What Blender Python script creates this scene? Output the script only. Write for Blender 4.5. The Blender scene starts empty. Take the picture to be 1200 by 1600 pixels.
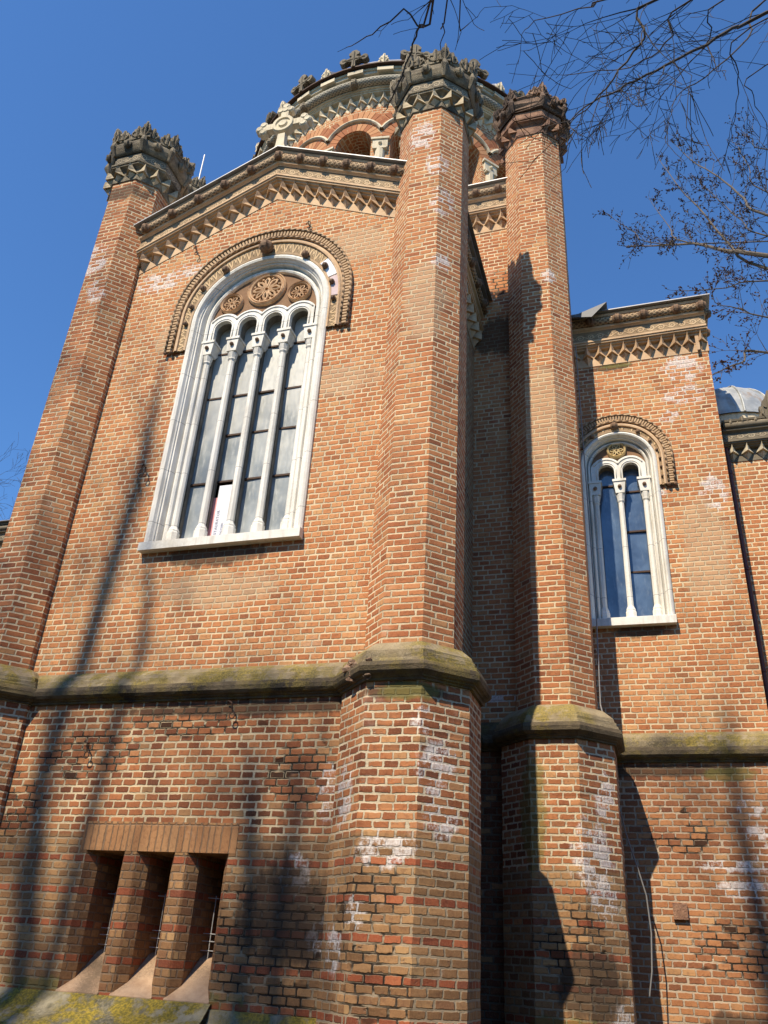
import bpy, math, random
from math import sin, cos, pi, sqrt, radians, atan2, floor
from mathutils import Vector, Matrix
random.seed(7)
sc = bpy.context.scene
COL = sc.collection

# ------------------------------------------------------------------ node helpers
class NT:
    def __init__(s, name):
        s.m = bpy.data.materials.new(name); s.m.use_nodes = True
        s.t = s.m.node_tree; s.t.nodes.clear()
        s.out = s.t.nodes.new('ShaderNodeOutputMaterial')
    def node(s, typ, **kw):
        n = s.t.nodes.new(typ)
        for k, v in kw.items(): setattr(n, k, v)
        return n
    def link(s, a, b): s.t.links.new(a, b)
    def put(s, sock, v):
        if isinstance(v, V): s.link(v.s, sock)
        elif isinstance(v, bpy.types.NodeSocket): s.link(v, sock)
        else:
            if sock.type == 'RGBA' and len(v) == 3: v = (*v, 1)
            sock.default_value = v
    def math(s, op, a, b=0.0, c=None, clamp=False):
        n = s.node('ShaderNodeMath', operation=op, use_clamp=clamp)
        s.put(n.inputs[0], a); s.put(n.inputs[1], b)
        if c is not None: s.put(n.inputs[2], c)
        return V(s, n.outputs[0])
    def mix(s, f, a, b, mode='MIX'):
        n = s.node('ShaderNodeMix', data_type='RGBA', blend_type=mode)
        s.put(n.inputs[0], f); s.put(n.inputs[6], a); s.put(n.inputs[7], b)
        return n.outputs[2]
    def smooth(s, x, lo, hi):
        n = s.node('ShaderNodeMapRange', interpolation_type='SMOOTHSTEP')
        s.put(n.inputs[0], x); s.put(n.inputs[1], lo); s.put(n.inputs[2], hi)
        return V(s, n.outputs[0])
    def comb(s, x, y, z=0.0):
        n = s.node('ShaderNodeCombineXYZ')
        for i, v in enumerate((x, y, z)): s.put(n.inputs[i], v)
        return n.outputs[0]
    def sep(s, v):
        n = s.node('ShaderNodeSeparateXYZ'); s.put(n.inputs[0], v)
        return [V(s, o) for o in n.outputs]
    def wn(s, vec):
        n = s.node('ShaderNodeTexWhiteNoise', noise_dimensions='3D'); s.put(n.inputs['Vector'], vec)
        q = s.node('ShaderNodeSeparateColor'); s.link(n.outputs['Color'], q.inputs[0])
        return [V(s, o) for o in q.outputs]
    def noise(s, vec, scale, detail=3, rough=0.55, dist=0.0):
        n = s.node('ShaderNodeTexNoise'); s.put(n.inputs['Vector'], vec)
        n.inputs['Scale'].default_value = scale; n.inputs['Detail'].default_value = detail
        n.inputs['Roughness'].default_value = rough; n.inputs['Distortion'].default_value = dist
        return V(s, n.outputs[0])
    def vscale(s, vec, sx, sy, sz):
        n = s.node('ShaderNodeVectorMath', operation='MULTIPLY'); s.put(n.inputs[0], vec); n.inputs[1].default_value = (sx, sy, sz)
        return n.outputs[0]
    def pos(s):
        return s.node('ShaderNodeNewGeometry').outputs['Position']
    def objrand(s): return V(s, s.node('ShaderNodeObjectInfo').outputs['Random'])
    def uv(s):
        n = s.node('ShaderNodeUVMap'); n.uv_map = 'UVMap'; return n.outputs[0]
    def island(s): return V(s, s.node('ShaderNodeNewGeometry').outputs['Random Per Island'])
    def ramp(s, f, stops, interp='LINEAR'):
        n = s.node('ShaderNodeValToRGB'); s.put(n.inputs[0], f); n.color_ramp.interpolation = interp
        e = n.color_ramp.elements
        while len(e) < len(stops): e.new(0.5)
        for i, (p, c) in enumerate(stops): e[i].position = p; e[i].color = (*c, 1)
        return n.outputs[0]
    def bump(s, h, dist=0.01, strength=1.0, normal=None):
        n = s.node('ShaderNodeBump'); n.inputs['Distance'].default_value = dist; n.inputs['Strength'].default_value = strength
        s.put(n.inputs['Height'], h)
        if normal is not None: s.link(normal, n.inputs['Normal'])
        return n.outputs[0]
    def finish(s, color, rough=0.85, normal=None, metal=0.0, spec=0.3):
        b = s.node('ShaderNodeBsdfPrincipled')
        s.put(b.inputs['Base Color'], color); s.put(b.inputs['Roughness'], rough)
        b.inputs['Metallic'].default_value = metal
        b.inputs['Specular IOR Level'].default_value = spec
        if normal is not None: s.link(normal, b.inputs['Normal'])
        s.link(b.outputs[0], s.out.inputs[0]); return s.m
class V:
    def __init__(s, n, sock): s.n = n; s.s = sock
    def __add__(a, b): return a.n.math('ADD', a, b)
    __radd__ = __add__
    def __sub__(a, b): return a.n.math('SUBTRACT', a, b)
    def __rsub__(a, b): return a.n.math('SUBTRACT', b, a)
    def __mul__(a, b): return a.n.math('MULTIPLY', a, b)
    __rmul__ = __mul__
    def __truediv__(a, b): return a.n.math('DIVIDE', a, b)
    def floor(a): return a.n.math('FLOOR', a)
    def fract(a): return a.n.math('FRACT', a)
    def sqrt(a): return a.n.math('SQRT', a)
    def sin(a): return a.n.math('SINE', a)
    def abs(a): return a.n.math('ABSOLUTE', a)
    def min(a, b): return a.n.math('MINIMUM', a, b)
    def max(a, b): return a.n.math('MAXIMUM', a, b)
    def gt(a, b): return a.n.math('GREATER_THAN', a, b)
    def clamp(a): return a.n.math('ADD', a, 0.0, clamp=True)

def spots(n, P, lst, nz, sz=1.0):
    """soft ellipsoid patches [(x,y,z,rx,ry,rz)] broken up by noise"""
    tot = None
    for (x, y, z, rx, ry, rz) in lst:
        rx *= sz; rz *= sz
        a = n.node('ShaderNodeVectorMath', operation='SUBTRACT'); n.put(a.inputs[0], P); a.inputs[1].default_value = (x, y, z)
        b = n.node('ShaderNodeVectorMath', operation='DIVIDE'); n.link(a.outputs[0], b.inputs[0]); b.inputs[1].default_value = (rx, ry, rz)
        c = n.node('ShaderNodeVectorMath', operation='LENGTH'); n.link(b.outputs[0], c.inputs[0])
        m = n.math('SUBTRACT', 1.0, V(n, c.outputs['Value']), clamp=True)
        tot = m if tot is None else tot.max(m)
    return n.smooth(tot * 0.9 + nz * 1.0, 0.72, 0.92) * n.smooth(tot, 0.0, 0.12)

PAL_UP = [(0.0, (.23, .070, .030)), (.22, (.37, .125, .050)), (.5, (.49, .192, .076)), (.78, (.56, .262, .112)), (1.0, (.63, .36, .17))]
PAL_TUR = [(0.0, (.19, .055, .026)), (.25, (.34, .110, .045)), (.6, (.465, .175, .070)), (1.0, (.56, .27, .12))]
PAL_RED = [(0.0, (.14, .042, .024)), (.3, (.25, .078, .038)), (.7, (.34, .118, .05)), (1.0, (.44, .20, .09))]
PAL_BASE = [(0.0, (.085, .032, .018)), (.25, (.20, .062, .028)), (.6, (.39, .142, .056)), (1.0, (.47, .23, .10))]

def brick(name, W=.148, H=.08, m=.0085, pal=PAL_UP, mortar=(.66, .515, .325), white=(), dark=(), eroded=(), moss=(), base=False, ero=0.0, pale=(), wear=0.0, patchy=1.0, vary=.46):
    n = NT(name); P = n.pos(); uv = n.uv()
    u, v, _ = n.sep(uv)
    wob = n.noise(P, 14, 2); wob2 = n.noise(n.vscale(P, 1, 1, 1.7), 11, 2)
    u = u + (wob - .5) * (.018 + wear*.010); v = v + (wob2 - .5) * (.013 + wear*.008)
    low = n.noise(P, .9, 2)
    v = v + (low - .5) * .02
    vr = v / H; row = vr.floor(); fv = vr.fract()
    orr = n.objrand() * 37.0
    jr = n.wn(n.comb(row, orr, 3.3))
    u = u + (n.noise(n.comb(u * 2.6, row * 5.7, orr), 1.0, 1) - .5) * .16
    ur = u / W + n.math('MODULO', row, 2.0) * .5 + (jr[0] - .5) * .28
    col = ur.floor(); fu = ur.fract()
    dx = fu.min(1.0 - fu) * W; dy = fv.min(1.0 - fv) * H
    R_ = .018
    ex = (R_ - dx).max(0.0); ey = (R_ - dy).max(0.0)
    d = R_ - (ex * ex + ey * ey).sqrt()
    d = d.min(dx.min(dy))
    r = n.wn(n.comb(col, row, orr)); r2 = n.wn(n.comb(col + 91.0, row, orr))
    fine = n.noise(P, 70, 4, .65); med = n.noise(P, 24, 3); mid2 = n.noise(P, 2.3, 4, .6); big = n.noise(P, .55, 3, .6)
    dd = d + (med - .5) * (.010 + wear*.014) - (r[1] - .5) * .006
    mask = n.smooth(dd, m * .75, m * .75 + .0065)
    tone = r[0] * vary + (big - .5) * 1.0 + (mid2 - .5) * .55 + (.5 - vary * .5)
    bc = n.ramp(tone.clamp(), pal)
    z = n.sep(P)[2]
    if base:
        zr = n.math('MODULO', row + 2.0, 4.0); band = 1.0 - n.smooth(zr, .2, .8)
        lowz = 1.0 - n.smooth(z, 2.66, 2.72)
        buff = n.ramp((r[0] * .6 + mid2 * .5).clamp(), [(0, (.13, .072, .036)), (.5, (.26, .135, .060)), (1, (.40, .225, .10))])
        redb = n.ramp((r[0] * .7 + mid2*.3).clamp(), [(0, (.15, .038, .022)), (.6, (.32, .085, .038)), (1, (.42, .14, .06))])
        lc = n.mix(band, buff, redb)
        bc = n.mix(lowz, bc, lc)
        mort_low = lowz
    # individual outliers: burnt headers and pale yellow bricks
    bc = n.mix(n.smooth(r2[0], .93, .97) * .5, bc, (.12, .040, .026))
    bc = n.mix(n.smooth(r2[1], .90, .97) * .42 * patchy, bc, (.58, .36, .16))
    # wear inside each brick
    bc = n.mix(n.smooth(fine, .38, .75) * .30, bc, n.mix(.5, bc, (.68, .38, .18)))
    bc = n.mix(n.smooth(med, .52, .30) * .35, bc, (.11, .042, .026))
    soot = n.smooth(n.noise(n.vscale(P, 1, 1, .35), 1.6, 5, .65), .50, .72)
    bc = n.mix(soot * .28, bc, (.13, .065, .045))
    mc = n.mix(n.smooth(mid2, .35, .7), mortar, tuple(c * .68 for c in mortar))
    mc = n.mix(n.smooth(fine, .4, .7) * .4, mc, tuple(min(1, c * 1.25) for c in mortar))
    if base: mc = n.mix(mort_low * .62, mc, (.19, .125, .075))
    holes = n.smooth(r2[2], .992, .996)
    er = None
    if eroded or ero:
        en = n.noise(P, 5.0, 3)
        er = n.smooth(n.noise(P, 1.3, 3), .62 - ero*.3, .72 - ero*.3) * (1.0 if ero else 0.0) if ero else None
        if eroded:
            es = spots(n, P, eroded, en * .75); er = es if er is None else er.max(es)
        er = er * n.smooth(n.noise(n.vscale(P, .5, .5, 1), 6.0, 2), .40, .50)
        core = 1.0 - n.smooth(d + (med - .5) * .010, .0055, .0085)
        mc = n.mix(er * core * .95, mc, (.018, .011, .008))
        r3 = n.wn(n.comb(col + 17.0, row + 5.0, orr))
        miss = er * n.smooth(r3[0], .955, .965)
        bc = n.mix(miss * .9, bc, (.03, .016, .011))
        mask2 = mask * (1.0 - miss)
    else: mask2 = mask
    c = n.mix(mask, mc, bc)
    wn_ = n.noise(n.vscale(P, 1, 1, .55), 11, 5, .72)
    if white:
        w = spots(n, P, white, wn_ * .9, .88)
        fl = n.noise(P, 32, 4, .7)
        w = w * n.smooth(r[2] * .75 + wn_ * .7 + (fl - .5) * 1.1 + (1.0 - mask) * .34, .66, 1.0)
        c = n.mix((w * .74).clamp(), c, n.mix(n.smooth(fl, .4, .6), (.55, .47, .42), (.76, .71, .67)))
    haze = n.smooth(n.noise(P, 3.2, 5, .7), .58, .72) * n.smooth(n.noise(P, .8, 2), .45, .6)
    c = n.mix(haze * .16, c, (.66, .54, .44))
    if pale:
        w = spots(n, P, pale, n.noise(P, 3, 4, .6) * .8); c = n.mix(w * .5, c, (.50, .36, .22))
    if dark:
        w = spots(n, P, dark, n.noise(n.vscale(P, 1, 1, .4), 5, 5, .7) * .8); c = n.mix(w * .78, c, (.055, .038, .026))
    if moss:
        w = spots(n, P, moss, n.noise(P, 8, 5, .7) * .8); c = n.mix(w * .6, c, (.16, .15, .04))
    h = mask2 * 1.0 + fine * .22 + med * .25 + (r[1]) * .25
    if er is not None: h = h - er * (1.0 - mask) * 1.2
    nrm = n.bump(h, .011, .9)
    return n.finish(c, .88, nrm, spec=.18)

def stone(name, c1, c2, c3, scale=6, streak=.0, bumpd=.006, rough=.8, moss=0.0, relief=None, grime=.5, spec=.3, joints=False, mt=0.0):
    n = NT(name); P = n.pos()
    a = n.noise(P, scale, 6, .65); b = n.noise(P, scale * .25, 3); f = n.noise(P, scale * 9, 4, .7)
    col = n.mix(n.smooth(a, .3, .7), c1, c2)
    col = n.mix(n.smooth(b + (f - .5) * .4, .5, .72) * grime, col, c3)
    if streak:
        s_ = n.noise(n.vscale(P, 1, 1, .12), 9, 4, .6); col = n.mix(n.smooth(s_, .48, .72) * streak, col, c3)
    if moss:
        g = n.noise(P, 5, 5, .7); x = n.noise(P, 1.1, 2)
        col = n.mix((n.smooth(g, .44 - mt, .58 - mt) * n.smooth(x, .36 - mt, .55 - mt) * moss).clamp(), col, n.mix(n.smooth(f, .4, .6), (.30, .215, .025), (.13, .105, .02)))
    h = a * .6 + f * .5
    nrm = n.bump(h, bumpd, 1.0)
    if relief is not None:
        u, v, _ = n.sep(n.uv())
        if relief == 'scroll':
            q = u / .17; k = n.math('MODULO', q.floor(), 2.0); fx = (q.fract() - .5) * .17; fy = v - (k - .5) * .02
            rr = (fx * fx + fy * fy).sqrt(); ang = n.math('ARCTAN2', fy, fx)
            sp = (rr * 150.0 + ang * (k * 2.0 - 1.0)).sin()
            wv = ((u * 18.48).sin() * .045 - v).abs()
            line = n.smooth(wv, .016, .004)
            hh = (n.smooth(sp, -.2, .5) * n.smooth(rr, .078, .066)).max(line)
        elif relief == 'leaf':
            z1 = ((u * 6.5).fract() - .5).abs() * 2.0; w2 = v * 6.0
            z2 = ((u * 13.0 + .2).fract() - .5).abs() * 2.0
            hh = n.smooth(((z1 - w2).abs()), .26, .10).max(n.smooth((z2 - w2 * .9 + .1).abs(), .18, .07)).max(n.smooth((z1 + w2 - 1.25).abs(), .2, .08))
        elif relief == 'lattice':
            x1 = (u * 11.0 + v * 13.0).fract() - .5; x2 = (u * 11.0 - v * 13.0).fract() - .5
            hh = n.smooth(x1.abs().min(x2.abs()), .26, .12)
            hh = hh.max(n.smooth(x1.abs().max(x2.abs()), .5, .42) * 0.0)
        elif relief == 'rope':
            hh = ((u * 60.0 + v * 45.0).sin() * .5 + .5)
        col = n.mix((1.0 - hh) * .62, col, tuple(c * .35 for c in c3))
        nrm = n.bump(hh, .016, 1.0, nrm)
    if joints:
        zz = n.sep(P)[2]; jl = ((zz / .83).fract() - .5).abs(); jm = n.smooth(jl, .4945, .4975)
        col = n.mix(jm * .8, col, tuple(q * .35 for q in c3)); g2 = n.noise(P, 30, 5, .75)
        col = n.mix(n.smooth(g2, .60, .70) * .5, col, c3)
    return n.finish(col, rough, nrm, spec=spec)

M = {}
def mats():
    # efflorescence, dark patches and lost mortar at set places
    M['wallup'] = brick('brick_orange_wall', .147, .0795, pal=PAL_UP,
        white=[(-7.0, .08, 11.2, .8, .6, .42), (-6.5, .08, 11.35, .45, .5, .25), (-4.2, .08, 7.9, .6, .5, .18)],
        pale=[(-3.7, .08, 8.6, 1.0, 1, .45), (-3.6, .08, 11.2, 1.1, 1, .6), (-6.6, .08, 9.9, .5, 1, .5), (-5, .08, 5.6, 1.6, 1, .45)],
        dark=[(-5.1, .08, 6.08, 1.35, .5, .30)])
    M['wallbase'] = brick('brick_old_base_wall', .155, .08, .010, pal=PAL_BASE, mortar=(.58, .46, .29), base=True, wear=.45, vary=.62,
        white=[(-3.25, 0, 3.15, .28, .6, .55), (-3.55, 0, 2.35, .3, .5, .35), (-3.2, 0, 1.8, .3, .5, .3)],
        eroded=[(-4.1, 0, 1.7, .65, .8, 1.1), (-3.5, 0, 1.6, .8, .8, 1.2), (-3.6, 0, 3.3, .8, .8, .8), (-6.3, 0, 3.55, 1.3, .8, .55), (-7.2, 0, 3.0, .8, .8, .7), (-5.0, 0, 3.9, 1.5, .8, .35)],
        dark=[(-3.6, 0, 2.0, .9, .8, .9), (-4.3, 0, 4.05, 3.4, .6, .16)], moss=[(-5.4, 0, 1.2, 2.4, .6, .22)])  # first dark patch paints in tree shade right of the slit windows
    M['turret'] = brick('brick_turret_shaft', .215, .0795, pal=PAL_TUR, mortar=(.66, .515, .325),
        white=[(-2.55, -.28, 12.9, .42, .4, .6), (-2.3, -.2, 12.2, .3, .4, .5), (-2.2, -.2, 11.4, .3, .5, .5), (-8.2, -.2, 11.6, .55, .8, .7), (-7.9, -.2, 10.9, .35, .6, .5), (-2.2, -.2, 10.2, .25, .5, .25), (-.95, 2.3, 12, .2, .5, .3)],
        pale=[(-2.4, -.2, 9.5, .5, .6, 1.4), (-1.1, 2.2, 9, .6, .8, 2.0)], dark=[(-8, -.2, 13.2, .8, .8, .35)])
    M['turbase'] = brick('brick_turret_base', .175, .08, .010, pal=PAL_BASE, mortar=(.60, .49, .33), base=True, wear=.6, vary=.62,
        white=[(-2.15, -.5, 3.75, .22, .4, .25), (-2.0, -.45, 3.3, .35, .6, .55), (-1.95, -.4, 2.9, .3, .5, .5), (-2.45, -.5, 2.55, .55, .5, .3), (-2.75, -.5, 2.0, .25, .5, .25), (-3.0, -.3, 3.1, .22, .5, .6), (-3.0, -.3, 1.7, .25, .5, .35),
               (-.75, 2.0, 2.85, .5, .7, .75), (-.65, 2.1, 2.4, .35, .6, .45), (-.6, 2.2, 3.5, .22, .6, .6), (-.5, 2.3, 1.2, .3, .6, .4)],
        eroded=[(-2.7, -.5, 2.0, .8, .6, 1.0), (-2.45, -.5, 1.4, .7, .7, .6), (-1.0, 2.0, 1.8, .9, .8, .9)],
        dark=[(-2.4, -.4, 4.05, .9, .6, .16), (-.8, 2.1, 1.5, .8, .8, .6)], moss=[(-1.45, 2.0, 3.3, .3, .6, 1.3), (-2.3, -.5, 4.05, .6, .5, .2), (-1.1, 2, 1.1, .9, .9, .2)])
    M['core'] = brick('brick_core_wall', .18, .0795, pal=PAL_UP, mortar=(.66, .515, .325), white=[(-1.5, 2.75, 12.05, .3, .4, .45), (-2.0, 2.75, 4.9, .6, .5, .15)], eroded=[(-1.75, 2.75, 12.5, .5, .5, .7)], dark=[(-1.9, 2.75, 11.3, 1, .6, .8)])
    M['annexup'] = brick('brick_annex_wall', .165, .0795, pal=PAL_UP, mortar=(.66, .515, .325),
        white=[(1.05, 3.5, 10.65, .6, .6, .5), (1.05, 3.5, 10.1, .65, .6, .35), (.75, 3.5, 9.7, .3, .5, .2), (1.25, 3.5, 8.2, .35, .5, .6), (.4, 3.5, 8.3, .3, .5, .2)],
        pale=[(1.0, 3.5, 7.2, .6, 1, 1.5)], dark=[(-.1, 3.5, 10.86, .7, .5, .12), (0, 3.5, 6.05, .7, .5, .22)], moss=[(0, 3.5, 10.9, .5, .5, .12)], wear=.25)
    M['annexbase'] = brick('brick_annex_base', .165, .08, .009, pal=[(0, (.13, .05, .03)), (.3, (.27, .1, .045)), (.65, (.40, .17, .07)), (1, (.50, .27, .13))], mortar=(.47, .36, .25), wear=.55,
        white=[(1.1, 3.4, 3.6, .3, .5, .22), (1.15, 3.4, 3.3, .3, .6, .18), (.75, 3.4, 2.9, .8, .6, .12), (.9, 3.4, 2.65, .6, .5, .2), (1.2, 3.4, 1.4, .4, .6, .35), (1.3, 3.4, 3.0, .4, .6, .3)],
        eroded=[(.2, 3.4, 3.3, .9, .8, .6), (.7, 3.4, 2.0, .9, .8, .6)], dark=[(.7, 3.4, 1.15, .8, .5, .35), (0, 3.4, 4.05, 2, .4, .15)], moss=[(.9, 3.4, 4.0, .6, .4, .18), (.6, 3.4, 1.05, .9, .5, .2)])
    M['recess'] = brick('brick_shade_dark_recess', .165, .08, .008, pal=[(0, (.05, .02, .014)), (.5, (.13, .05, .026)), (1, (.22, .10, .05))], mortar=(.17, .13, .09), wear=.4)  # brick darkened to paint in the deep shade of the recess bases
    M['soldier'] = brick('brick_flat_arch', .080, .31, .004, pal=[(0, (.27, .125, .055)), (.5, (.37, .185, .082)), (1, (.44, .25, .12))], mortar=(.27, .17, .10))
    M['reveal'] = brick('brick_window_pier', .15, .08, .006, pal=PAL_BASE, mortar=(.30, .20, .13), base=True, wear=.1)
    n = NT('brick_voussoir'); i = n.island(); P = n.pos(); f = n.noise(P, 60, 4)
    c = n.ramp(i, [(0, (.30, .10, .045)), (.5, (.46, .19, .085)), (1, (.60, .31, .15))]); c = n.mix(f * .35, c, (.30, .13, .07))
    M['vous'] = n.finish(c, .88, n.bump(f, .006), spec=.18)
    M['terra'] = stone('terracotta_cream', (.52, .335, .19), (.66, .46, .28), (.25, .155, .09), 5, bumpd=.006)
    M['terrafrieze'] = stone('terracotta_frieze', (.58, .40, .23), (.70, .52, .32), (.30, .19, .10), 5, relief='scroll')
    M['terraleaf'] = stone('terracotta_archivolt', (.56, .38, .20), (.66, .47, .27), (.27, .17, .09), 5, relief='leaf')
    M['roll'] = stone('terracotta_roll', (.36, .23, .13), (.52, .37, .22), (.18, .115, .07), 7, relief='lattice')
    M['rope'] = stone('terracotta_rope', (.40, .25, .14), (.52, .35, .20), (.17, .10, .06), 7, relief='rope')
    M['knob'] = stone('terracotta_knob', (.13, .075, .045), (.26, .16, .095), (.06, .04, .03), 14, bumpd=.012)
    M['hoodterra'] = stone('terracotta_hood', (.42, .27, .15), (.54, .37, .215), (.20, .125, .07), 6)
    M['palestone'] = stone('pale_limestone', (.60, .51, .36), (.70, .60, .43), (.24, .20, .14), 5, streak=.45, grime=.7)
    M['palelattice'] = stone('pale_lattice_roll', (.38, .34, .26), (.52, .47, .37), (.20, .18, .14), 5, relief='lattice')
    M['white'] = stone('white_painted_stone', (.72, .68, .60), (.80, .77, .70), (.44, .40, .33), 3, streak=.6, bumpd=.006, rough=.7, joints=True)
    M['darkstone'] = stone('weathered_dark_stone', (.12, .095, .065), (.33, .27, .18), (.03, .026, .02), 8, bumpd=.03, grime=.85)
    M['capfrieze'] = stone('weathered_capital_frieze', (.34, .27, .18), (.50, .41, .28), (.08, .065, .045), 4, relief='scroll', grime=.9)
    M['capstud'] = stone('weathered_capital_stud', (.38, .30, .19), (.55, .45, .30), (.08, .065, .045), 3, grime=.8)
    M['redstone'] = stone('broken_red_terracotta', (.17, .085, .055), (.38, .21, .125), (.055, .035, .028), 7, bumpd=.04, grime=1.0)
    M['brownstone'] = stone('burnt_brown_stone', (.10, .065, .045), (.36, .22, .14), (.025, .018, .014), 6, bumpd=.045, grime=.9)
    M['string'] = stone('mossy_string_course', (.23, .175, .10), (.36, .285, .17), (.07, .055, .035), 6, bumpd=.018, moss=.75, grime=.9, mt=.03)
    M['stringdark'] = stone('dark_string_course', (.07, .052, .032), (.155, .115, .065), (.022, .018, .013), 7, bumpd=.03, moss=.4, grime=.9, mt=.0)  # darker string stone for the lower roll and the recess runs
    M['chip'] = stone('broken_pinkish_stone', (.22, .12, .075), (.44, .30, .20), (.06, .045, .03), 12, bumpd=.03, grime=.7)
    M['soffit'] = stone('dirty_shade_grey_stone', (.13, .115, .09), (.24, .21, .17), (.05, .045, .035), 5, streak=.6)  # shade of the lancet soffits put into the grey; weathered mullions share it
    M['plinth'] = stone('mossy_plinth_stone', (.20, .17, .11), (.32, .28, .19), (.06, .055, .035), 4, bumpd=.02, moss=1.0, grime=.9, streak=.7, mt=.05)
    M['sillslab'] = stone('dusty_sill_slab', (.34, .215, .13), (.48, .33, .21), (.17, .115, .07), 6, bumpd=.014, grime=.9)
    M['tymp'] = stone('terracotta_tympanum', (.42, .22, .11), (.55, .32, .17), (.20, .10, .05), 5, relief='leaf')
    M['rose'] = stone('terracotta_rosette', (.50, .30, .16), (.62, .41, .24), (.25, .14, .075), 8)
    M['yellowrose'] = stone('ochre_rosette', (.62, .46, .22), (.70, .55, .30), (.36, .24, .11), 8)
    # metal roofs
    n = NT('sheet_metal_edge'); P = n.pos(); a = n.noise(P, 5, 3)
    M['metaledge'] = n.finish(n.mix(a, (.22, .22, .23), (.38, .38, .39)), .5, metal=.3)
    n = NT('lead_roof'); P = n.pos(); a = n.noise(P, 3, 5, .6); b = n.noise(n.vscale(P, 1, 1, .3), 6, 4)
    c = n.mix(n.smooth(a, .35, .65), (.30, .31, .31), (.50, .50, .47)); c = n.mix(n.smooth(b, .55, .7) * .6, c, (.34, .22, .13))
    M['lead'] = n.finish(c, .45, n.bump(a, .01), metal=.25)
    n = NT('iron'); P = n.pos(); a = n.noise(P, 40, 3); M['iron'] = n.finish(n.mix(a, (.03, .022, .018), (.10, .05, .03)), .7, metal=.2)
    n = NT('rusty_red_pipe'); P = n.pos(); a = n.noise(P, 20, 3); M['pipe'] = n.finish(n.mix(a, (.09, .035, .03), (.15, .06, .045)), .5)
    n = NT('pale_rod'); M['rod'] = n.finish((.55, .55, .55), .5, metal=.4)
    n = NT('grey_cable'); M['cable'] = n.finish((.22, .21, .20), .6)
    n = NT('dark_inside'); M['dark'] = n.finish((.012, .010, .009), .95)
    # dusty glass, with streaks of dirt
    n = NT('dusty_window_glass'); P = n.pos(); a = n.noise(P, 2.0, 3); st = n.noise(n.vscale(P, 1, 1, .25), 22, 4, .7); f = n.noise(P, 60, 3, .8)
    c = n.mix(n.smooth(a, .3, .7), (.20, .225, .235), (.36, .385, .385)); c = n.mix(n.smooth(st, .5, .75) * .45, c, (.52, .53, .52)); c = n.mix(n.smooth(f, .66, .72) * .5, c, (.6, .6, .58))
    z = n.sep(P)[2]; c = n.mix(n.smooth(z + a * 2.0, 8.4, 9.9) * .55, c, (.52, .50, .44))  # upper glass painted paler, standing in for its sunlit part
    M['dusty'] = n.finish(c, n.math('ADD', n.smooth(st, .4, .7) * .3, .28), n.bump(a, .004), spec=.6)
    n = NT('sky_tinted_glass'); P = n.pos(); a = n.noise(P, 2.3, 3); f = n.noise(P, 30, 3, .8); st = n.noise(n.vscale(P, 1, 1, .25), 18, 4, .7)
    c = n.mix(n.smooth(a, .3, .7), (.045, .07, .12), (.10, .15, .23)); c = n.mix(n.smooth(st, .5, .8) * .35, c, (.30, .34, .38)); c = n.mix(n.smooth(f, .68, .74) * .3, c, (.5, .5, .5))  # blue of the reflected sky put into the base colour
    M['blueglass'] = n.finish(c, .10, n.bump(a, .012), spec=.9)
    n = NT('dull_lead_sheet'); M['leadpatch'] = n.finish((.14, .14, .145), .6, metal=.2)
    n = NT('ground_soil'); P = n.pos(); a = n.noise(P, .6, 5, .6); b = n.noise(P, 12, 4)
    M['ground'] = n.finish(n.mix(n.smooth(a + (b - .5) * .5, .35, .65), (.035, .050, .018), (.075, .058, .036)), .95, n.bump(b, .05))
    n = NT('gravel_path'); P = n.pos(); b = n.noise(P, 30, 4, .7)
    M['path'] = n.finish(n.mix(b, (.20, .18, .15), (.34, .31, .26)), .95, n.bump(b, .02))
    n = NT('added_evergreen_leaves'); P = n.pos(); b = n.noise(P, 3, 4, .7); M['evergreen'] = n.finish(n.mix(b, (.018, .035, .012), (.05, .08, .028)), .8)
    n = NT('dark_bark'); P = n.pos(); a = n.noise(n.vscale(P, 1, 1, .4), 22, 4); M['bark'] = n.finish(n.mix(a, (.035, .026, .020), (.10, .080, .060)), .9, n.bump(a, .01))
    n = NT('grey_bark'); P = n.pos(); a = n.noise(n.vscale(P, 1, 1, .4), 22, 4); M['bark2'] = n.finish(n.mix(a, (.06, .048, .036), (.19, .155, .12)), .9, n.bump(a, .01))
    n = NT('brown_buds'); M['bud'] = n.finish((.07, .028, .018), .8)
    n = NT('banner_white'); P = n.pos(); a = n.noise(P, 6, 3); M['paper'] = n.finish(n.mix(a, (.70, .70, .74), (.82, .82, .86)), .7)
    n = NT('banner_pink'); M['pink'] = n.finish((.72, .30, .28), .7)
    n = NT('banner_ink'); M['ink'] = n.finish((.22, .22, .28), .7)
    n = NT('purple_patch'); P = n.pos(); a = n.noise(P, 12, 3); M['purple'] = n.finish(n.mix(a, (.50, .36, .36), (.64, .52, .50)), .8)
mats()

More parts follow.
